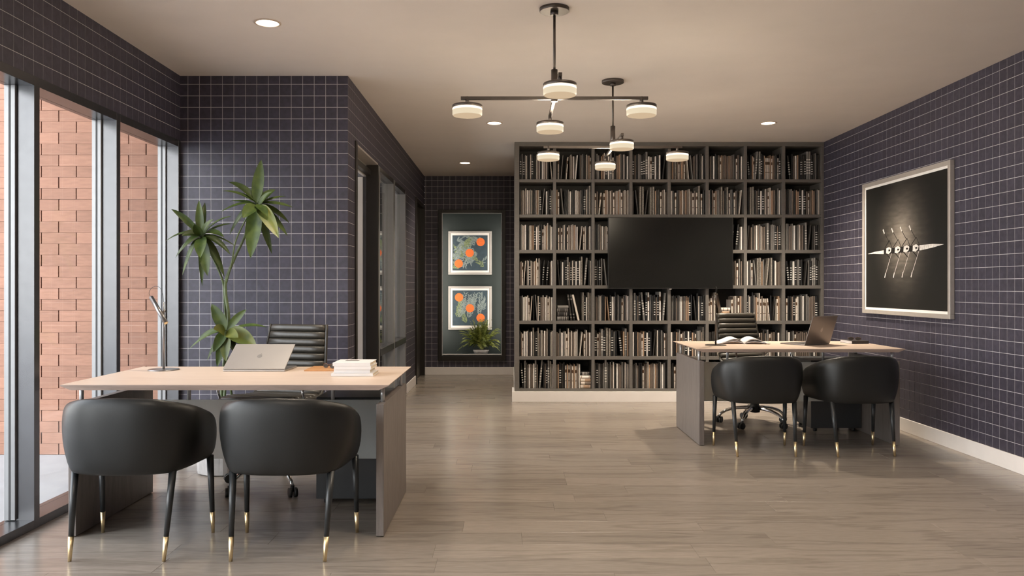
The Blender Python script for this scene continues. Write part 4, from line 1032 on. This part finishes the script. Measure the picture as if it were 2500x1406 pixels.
# ------------------------------------------------------------------ things on the window desk
def closed_book(x, y, z, w, d, th, cover, pages, rz, label, grp, ink=False):
    t = empty('book', (x, y, z), rz); tag(t, label, 'book', grp)
    p = MB(); p.box(0, w, 0, 0.003, 0.0015, th-0.0015); p.box(0, w, 0, d, 0, 0.0025); p.box(0, w, 0, d, th-0.0025, th); p.build('cover', [cover], t, bevel=0.0008, seg=1)
    p = MB(); p.box(0.003, w-0.003, 0.003, d-0.003, 0.0025, th-0.0025); p.build('pages', [pages], t)
    if ink:
        p = MB(); p.box(0.045, 0.12, d*.50, d*.78, th, th+0.0004); p.build('cover_print', ['ink'], t)
z = DZ+0.0004; g_ = 'white books stacked on the window desk'
closed_book(-0.957, 4.41, z, 0.226, 0.20, 0.0165, 'white', 'page', 0.0, 'lowest and widest white book of the stack on the window desk', g_)
closed_book(-0.945, 4.425, z+0.0168, 0.196, 0.19, 0.0185, 'white', 'page', 0.01, 'white book, second from the bottom of the window desk stack', g_)
closed_book(-0.943, 4.42, z+0.0356, 0.200, 0.20, 0.0185, 'white', 'page', -0.01, 'white book, third from the bottom of the window desk stack', g_)
closed_book(-0.950, 4.418, z+0.0544, 0.204, 0.205, 0.0185, 'white', 'page', 0.0, 'top white book of the window desk stack, with a dark printed label', g_, True)
p = MB(); p.box(-0.115, 0.115, -0.12, 0.12, 0.0, 0.008); nb = p.build('notebook', ['tan'], None, loc=(-1.055, 4.80, DZ+0.0003), bevel=0.002, seg=2); tag(nb, 'tan leather notebook lying behind the white book stack', 'notebook')
p = MB(); p.box(-0.109, 0.109, -0.1185, -0.112, 0.002, 0.006); p.build('pages', ['page'], nb)
def make_glasses(name, lens):
    t = empty(name)
    for sx in (-1, 1):
        ring = [(sx*0.034+0.025*math.cos(a), 0, 0.024+0.021*math.sin(a)) for a in [2*PI*i/20 for i in range(21)]]
        p = MB(); p.tube(ring, 0.0026, 6); p.build('rim', ['tortoise'], t)
        p = MB(); p.add([q for q in ring[:-1]], [tuple(range(20))], 0); p.build('lens', [lens], t)
        p = MB(); p.tube([(sx*0.060, 0, 0.03), (sx*0.066, 0.012, 0.031), (sx*0.064, 0.10, 0.022), (sx*0.060, 0.128, 0.006)], 0.0024, 6); p.build('temple', ['tortoise'], t)
    p = MB(); p.tube([(-0.010, 0, 0.03), (0, -0.003, 0.033), (0.010, 0, 0.03)], 0.0024, 6); p.build('bridge', ['tortoise'], t)
    return t
gl = make_glasses('eyeglasses', 'lens'); gl.location = (-1.045, 4.765, DZ+0.0088); gl.rotation_euler = (0, 0, math.radians(-38)); gl.scale = (.85, .85, .62)
tag(gl, 'tortoiseshell glasses resting on the tan notebook', 'glasses')

# ------------------------------------------------------------------ things on the desk before the bookcase
ob = empty('open_book', (1.995, 7.02, DZ+0.0005), math.radians(-6)); tag(ob, 'open white magazine with curling pages next to the far lamp', 'magazine')
def page_sheet(sgn, lift, w, m_, curl, name):
    n_ = 12; d0, d1 = -0.13, 0.13; th = 0.0016; up = []; 
    for i in range(n_+1):
        u = i/n_; x = sgn*(u*w); zz = lift*math.sin(PI*min(1, u*1.05))**0.8*(1-u*0.55)+curl*math.sin(PI*u)+0.0015
        up.append((x, zz))
    p = MB(); v = []
    for x, zz in up: v += [(x, d0, zz), (x, d1, zz+0.004), (x, d1, zz+0.004+th), (x, d0, zz+th)]
    f_ = []
    for i in range(n_):
        a = i*4; b = a+4; f_ += [(a, b, b+1, a+1), (a+3, a+2, b+2, b+3), (a, a+3, b+3, b), (a+1, b+1, b+2, a+2)]
    f_ += [(0, 1, 2, 3), (n_*4, n_*4+3, n_*4+2, n_*4+1)]
    p.add(v, f_, 0, True); p.build(name, [m_], ob, fix=True)
page_sheet(-1, 0.022, 0.215, 'pagewhite', 0.0, 'page'); page_sheet(-1, 0.034, 0.21, 'pagewhite', 0.004, 'page'); page_sheet(-1, 0.045, 0.185, 'pagewhite', 0.008, 'page')
page_sheet(1, 0.020, 0.215, 'pagewhite', 0.0, 'page'); page_sheet(1, 0.040, 0.205, 'pagewhite', 0.006, 'page'); page_sheet(1, 0.047, 0.19, 'pagewhite', 0.008, 'page')
closed_book(2.897, 6.914, DZ+0.0004, 0.148, 0.215, 0.026, 'bk_dark', 'pagewhite', math.radians(4), 'thick dark covered book on the far desk corner by the picture wall', 'books on the far desk')
g2 = make_glasses('eyeglasses', 'lens'); g2.location = (2.955, 7.00, DZ+0.0272); g2.rotation_euler = (0, 0, math.radians(-18)); g2.scale = (.82, .82, .55)
tag(g2, 'folded brown glasses resting on the dark book on the far desk', 'glasses')

# ------------------------------------------------------------------ tall house plant
def PW3(px, py, d): return Vector(((px-1242)*d/2000, d, CAMH+(700-py)*d/2000))
PY = 5.50
PX0 = -1.915
tp = empty('potted_plant', (PX0, PY, 0)); tag(tp, 'tall leafy green plant with three leaf rosettes in a ribbed planter behind the window desk', 'plant')
p = MB(); n_ = 40; rings = []
for r, z in ((0.150, 0.0), (0.166, 0.01), (0.178, 0.40), (0.172, 0.412), (0.158, 0.405), (0.150, 0.34)):
    rings.append([Vector(((r+(0.003*(1 if i % 4 < 2 else -1) if z < .38 else 0))*math.cos(2*PI*i/n_), (r+(0.003*(1 if i % 4 < 2 else -1) if z < .38 else 0))*math.sin(2*PI*i/n_), z)) for i in range(n_)])
p.loft(rings, smooth=False); p.build('planter', ['pot'], tp)
p = MB(); p.lathe([(0.155, 0.345), (0.0, 0.36)], 24, cap=False); p.build('soil', ['soil'], tp)
O = Vector((PX0, PY, 0))
def curve(pts, n=10):
    q = []
    for i in range(len(pts)-1):
        p_ = [pts[max(0, i-1)], pts[i], pts[i+1], pts[min(len(pts)-1, i+2)]]
        for k in range(n):
            f_ = k/n; q.append(0.5*((2*p_[1])+(-p_[0]+p_[2])*f_+(2*p_[0]-5*p_[1]+4*p_[2]-p_[3])*f_**2+(-p_[0]+3*p_[1]-3*p_[2]+p_[3])*f_**3))
    return q+[pts[-1]]
def stalk(pl, r0, r1):
    pts = curve([PW3(a, b, d)-O for a, b, d in pl]); k = len(pts)
    p = MB(); p.tube(pts, [r0+(r1-r0)*i/(k-1) for i in range(k)], 8); p.build('stem', ['stem'], tp)
stalk([(543, 1025, 5.50), (541, 975, 5.50), (546, 900, 5.50), (556, 820, 5.50), (558, 770, 5.50), (551, 715, 5.50), (553, 680, 5.5), (575, 625, 5.5), (592, 590, 5.5), (606, 555, 5.5), (628, 503, 5.5)], 0.013, 0.008)
stalk([(547, 1025, 5.48), (548, 975, 5.48), (552, 900, 5.52), (552, 800, 5.54), (549, 740, 5.52), (546, 695, 5.50), (532, 655, 5.48), (515, 620, 5.47), (495, 575, 5.45)], 0.010, 0.007)
stalk([(558, 1025, 5.52), (566, 975, 5.5), (556, 900, 5.46), (553, 812, 5.44)], 0.009, 0.007)
stalk([(553, 690, 5.5), (566, 640, 5.47), (575, 590, 5.44), (598, 540, 5.46), (622, 505, 5.49)], 0.006, 0.005)
def leaf(base, tip, w, bend, facing, yellow=False):
    """arching blade from base to tip (local coordinates)"""
    d_ = tip-base; L_ = d_.length; ctrl = (base+tip)/2+Vector((0, 0, bend*L_))
    seg = 9; v = []; f_ = []; fc = Vector(facing).normalized()
    for i in range(seg+1):
        t = i/seg; c_ = base*(1-t)**2+ctrl*2*t*(1-t)+tip*t*t
        tg = ((ctrl-base)*(1-t)+(tip-ctrl)*t).normalized()
        sd = tg.cross(fc); sd = sd.normalized() if sd.length > 1e-3 else Vector((1, 0, 0)); up = sd.cross(tg)
        s = t**0.85; ww = w*0.5*(math.sin(PI*min(1, s*0.97+0.02))**0.8)*(1.0 if t > .12 else .35+t*4)
        if i == seg: ww = 0.0006
        k = 0.16*ww*2
        v += [c_-sd*ww+up*k, c_-sd*ww*.5+up*k*.35, c_, c_+sd*ww*.5+up*k*.35, c_+sd*ww+up*k]
    for i in range(seg):
        for j in range(4): f_.append((i*5+j, i*5+j+1, i*5+j+6, i*5+j+5))
    p = MB(); p.add(v, f_, 0, True)
    p.build('leaf', ['leaf_yellow' if yellow else 'leaf'], tp)
def K4(x, y): return 400+x/2.652, 370+y/2.652
rl = random.Random(9)
def rosette(cx, cy, cdep, spec):
    """spec: tip x, tip y (in the study crop), width m, bend, toward viewer offset, facing mode"""
    for (tx, ty, w, bend, dy, mode) in spec:
        bpx, bpy_ = K4(cx, cy); a = PW3(bpx+rl.uniform(-3, 3), bpy_+rl.uniform(-4, 4), cdep)-O
        tpx, tpy = K4(tx, ty); b = PW3(tpx, tpy, cdep+dy)-O
        fc = {'f': (0, -1, 0.25), 'u': (0, -0.45, 1), 's': (0.3, -0.7, 0.6), 'y': (0, -1, 0.35), 'n': (-0.4, -0.75, 0.5)}[mode]
        leaf(a, b, w*0.90, bend*1.15, fc, mode == 'y')
rosette(245, 545, 5.45, [(48, 372, .050, .10, -.05, 'n'), (228, 315, .062, .02, .04, 'f'), (266, 330, .050, .02, .08, 's'), (436, 420, .050, .16, -.02, 'u'), (440, 468, .046, .14, .05, 'u'),
    (390, 555, .062, .20, -.12, 's'), (432, 668, .052, .22, .0, 's'), (392, 810, .060, .16, .03, 's'), (462, 612, .036, .14, .08, 'u'), (284, 805, .088, .04, -.08, 'f'), (236, 688, .092, .08, -.16, 'f'),
    (248, 868, .045, .03, .08, 'f'), (120, 800, .058, .18, .02, 'n'), (75, 688, .052, .22, .05, 'n'), (10, 582, .050, .22, -.02, 'u'), (115, 545, .066, .14, -.10, 's'), (200, 468, .070, .05, -.10, 'f'),
    (322, 440, .060, .14, -.08, 's'), (118, 630, .055, .2, -.04, 'n'), (150, 700, .05, .2, .08, 'n')])
rosette(605, 345, 5.49, [(631, 52, .090, .0, .03, 'f'), (420, 198, .058, .18, .05, 's'), (377, 255, .052, .14, -.03, 'u'), (427, 322, .046, .10, .06, 'u'), (368, 392, .054, .14, -.04, 'u'),
    (512, 432, .095, .10, -.14, 's'), (425, 540, .060, .22, .0, 'n'), (462, 470, .050, .2, .05, 'n'), (562, 690, .120, .03, -.08, 'f'), (700, 662, .060, .03, .06, 'f'), (744, 560, .100, .10, -.15, 'y'), (800, 545, .060, .16, .03, 's'),
    (811, 462, .052, .20, .02, 's'), (836, 362, .060, .08, -.05, 'u'), (792, 290, .050, .12, .04, 'u'), (722, 248, .058, .16, .02, 's'), (700, 262, .05, .14, -.06, 's'), (640, 250, .05, .1, .08, 'f'), (672, 420, .07, .12, -.10, 's')])
rosette(405, 1165, 5.44, [(309, 986, .090, .02, .02, 'f'), (536, 1022, .062, .06, .02, 's'), (667, 1138, .052, .16, -.03, 'u'), (602, 1262, .120, .10, -.14, 'y'), (482, 1205, .080, .08, -.18, 'y'), (163, 1280, .056, .16, -.02, 'u'),
    (220, 1215, .05, .18, .04, 'n'), (281, 1352, .050, .14, .0, 'n'), (322, 1300, .075, .12, -.08, 's'), (400, 1356, .085, .05, -.08, 'y'), (345, 1395, .070, .05, .02, 'f'), (322, 1150, .090, .05, -.12, 'y'), (520, 1262, .08, .12, .03, 's'), (455, 1300, .07, .1, .0, 's')])

# ------------------------------------------------------------------ chandeliers
def make_chandelier():
    t = empty('chandelier'); za = 2.296-2.8      # arm height below the ceiling point
    p = MB(); p.lathe([(0.083, 0.0), (0.083, -0.018), (0.08, -0.020)], 40); p.cyl((0, 0, -0.04), (0, 0, -0.018), 0.022, 0.022, 20); p.build('canopy', ['fixture'], t, fix=True)
    p = MB(); p.cyl((0, 0, -0.36), (0, 0, -0.03), 0.0072, n=14); p.build('rod', ['fixture'], t)
    p = MB(); p.cyl((0, 0, za-0.02), (0, 0, -0.345), 0.0185, n=20); p.build('sleeve', ['fixture'], t)
    for ax in (0, 1):
        p = MB()
        if ax == 0: p.box(-0.524, 0.524, -0.009, 0.009, za-0.009, za+0.009)
        else: p.box(-0.009, 0.009, -0.524, 0.524, za-0.009, za+0.009)
        p.build('arm', ['fixture'], t, bevel=0.001, seg=1)
    for dx, dy in ((-0.488, 0), (0.488, 0), (0, -0.488), (0, 0.488)):
        T = Matrix.Translation((dx, dy, za))
        p = MB(); p.lathe([(0.0105, 0.009), (0.0105, -0.040)], 16, T=T); p.lathe([(0.083, -0.054), (0.084, -0.052), (0.084, -0.040), (0.082, -0.038)], 40, T=T)
        h = p.build('lamp_cap', ['fixture'], t, fix=True)
        p = MB(); p.lathe([(0.080, -0.0545), (0.0835, -0.058), (0.0835, -0.068)], 40, 1, T=T, cap=False)
        p.lathe([(0.0835, -0.068), (0.082, -0.070), (0.0835, -0.072), (0.0835, -0.092), (0.080, -0.098)], 40, 0, T=T, cap=False)
        p.lathe([(0.080, -0.098), (0.072, -0.0995), (0.0, -0.100)], 40, 2, T=T, cap=False)
        p.build('lamp_glass', ['lampglass', 'lampglow', 'lampunder'], h, fix=True)
        l = bpy.data.lights.new('lamp_light', 'POINT'); l.energy = CH_W; l.color = (1.0, 0.85, 0.66); l.shadow_soft_size = 0.06
        o = bpy.data.objects.new('lamp_light', l); C.objects.link(o); o.parent = t; o.location = (dx, dy, za-0.135)
    return t
CH_W = 9.5
ch = make_chandelier(); ch.location = (0.256, 4.59, 2.8); tag(ch, 'bronze cross arm chandelier with four round opal lamps, beside the window desk', 'chandelier', 'four lamp chandeliers')
ch2 = copy_tree(ch); ch2.location = (0.788, 6.20, 2.8); tag(ch2, 'bronze cross arm chandelier with four round opal lamps, closer to the bookcase', 'chandelier')

# ------------------------------------------------------------------ recessed downlights
DL = [(-1.425, 4.84, 'round recessed downlight in the ceiling over the window desk', 180), (-0.137, 7.80, 'round recessed downlight in the ceiling near the bookcase corner of the corridor', 400),
      (-0.55, 10.30, 'round recessed downlight in the ceiling inside the corridor', 240), (2.47, 7.80, 'round recessed downlight in the ceiling over the far office chair', 900),
      (-1.425, 1.90, 'round recessed downlight behind the viewpoint on the window side', 260), (2.47, 4.00, 'round recessed downlight just outside the view, along the picture wall', 240),
      (0.60, 3.40, 'round recessed downlight just outside the view, over the middle of the floor', 190),
      (2.47, 1.20, 'round recessed downlight behind the viewpoint along the picture wall', 260), (0.60, 0.20, 'round recessed downlight behind the viewpoint in the middle', 260)]
for x, y, lb, pw in DL:
    t = empty('downlight', (x, y, H)); tag(t, lb, 'downlight', 'recessed ceiling downlights')
    p = MB(); p.lathe([(0.078, -0.0005), (0.078, -0.004), (0.066, -0.006), (0.066, -0.0005)], 32, cap=False); p.build('trim_ring', ['trimwhite'], t, fix=True)
    p = MB(); p.lathe([(0.0655, -0.002), (0.0, -0.002)], 32, cap=False); p.build('lens', ['downlens'], t)
    l = bpy.data.lights.new('downlight_beam', 'SPOT'); l.energy = pw*0.5; l.color = (1.0, 0.86, 0.68); l.spot_size = math.radians(118); l.spot_blend = 1.0; l.shadow_soft_size = 0.06
    o = bpy.data.objects.new('downlight_beam', l); C.objects.link(o); o.parent = t; o.location = (0, 0, -0.012)
# added unseen lamp that brightens the side room a little
t = empty('added_room_lamp', (-2.6, 8.0, 2.62)); tag(t, 'added unseen round lamp brightening the side room beyond the glass', 'ceiling lamp')
p = MB(); p.lathe([(0.15, 0), (0.15, -0.04), (0.13, -0.05), (0.0, -0.05)], 28, cap=False); p.build('diffuser', ['lampglow'], t, fix=True)
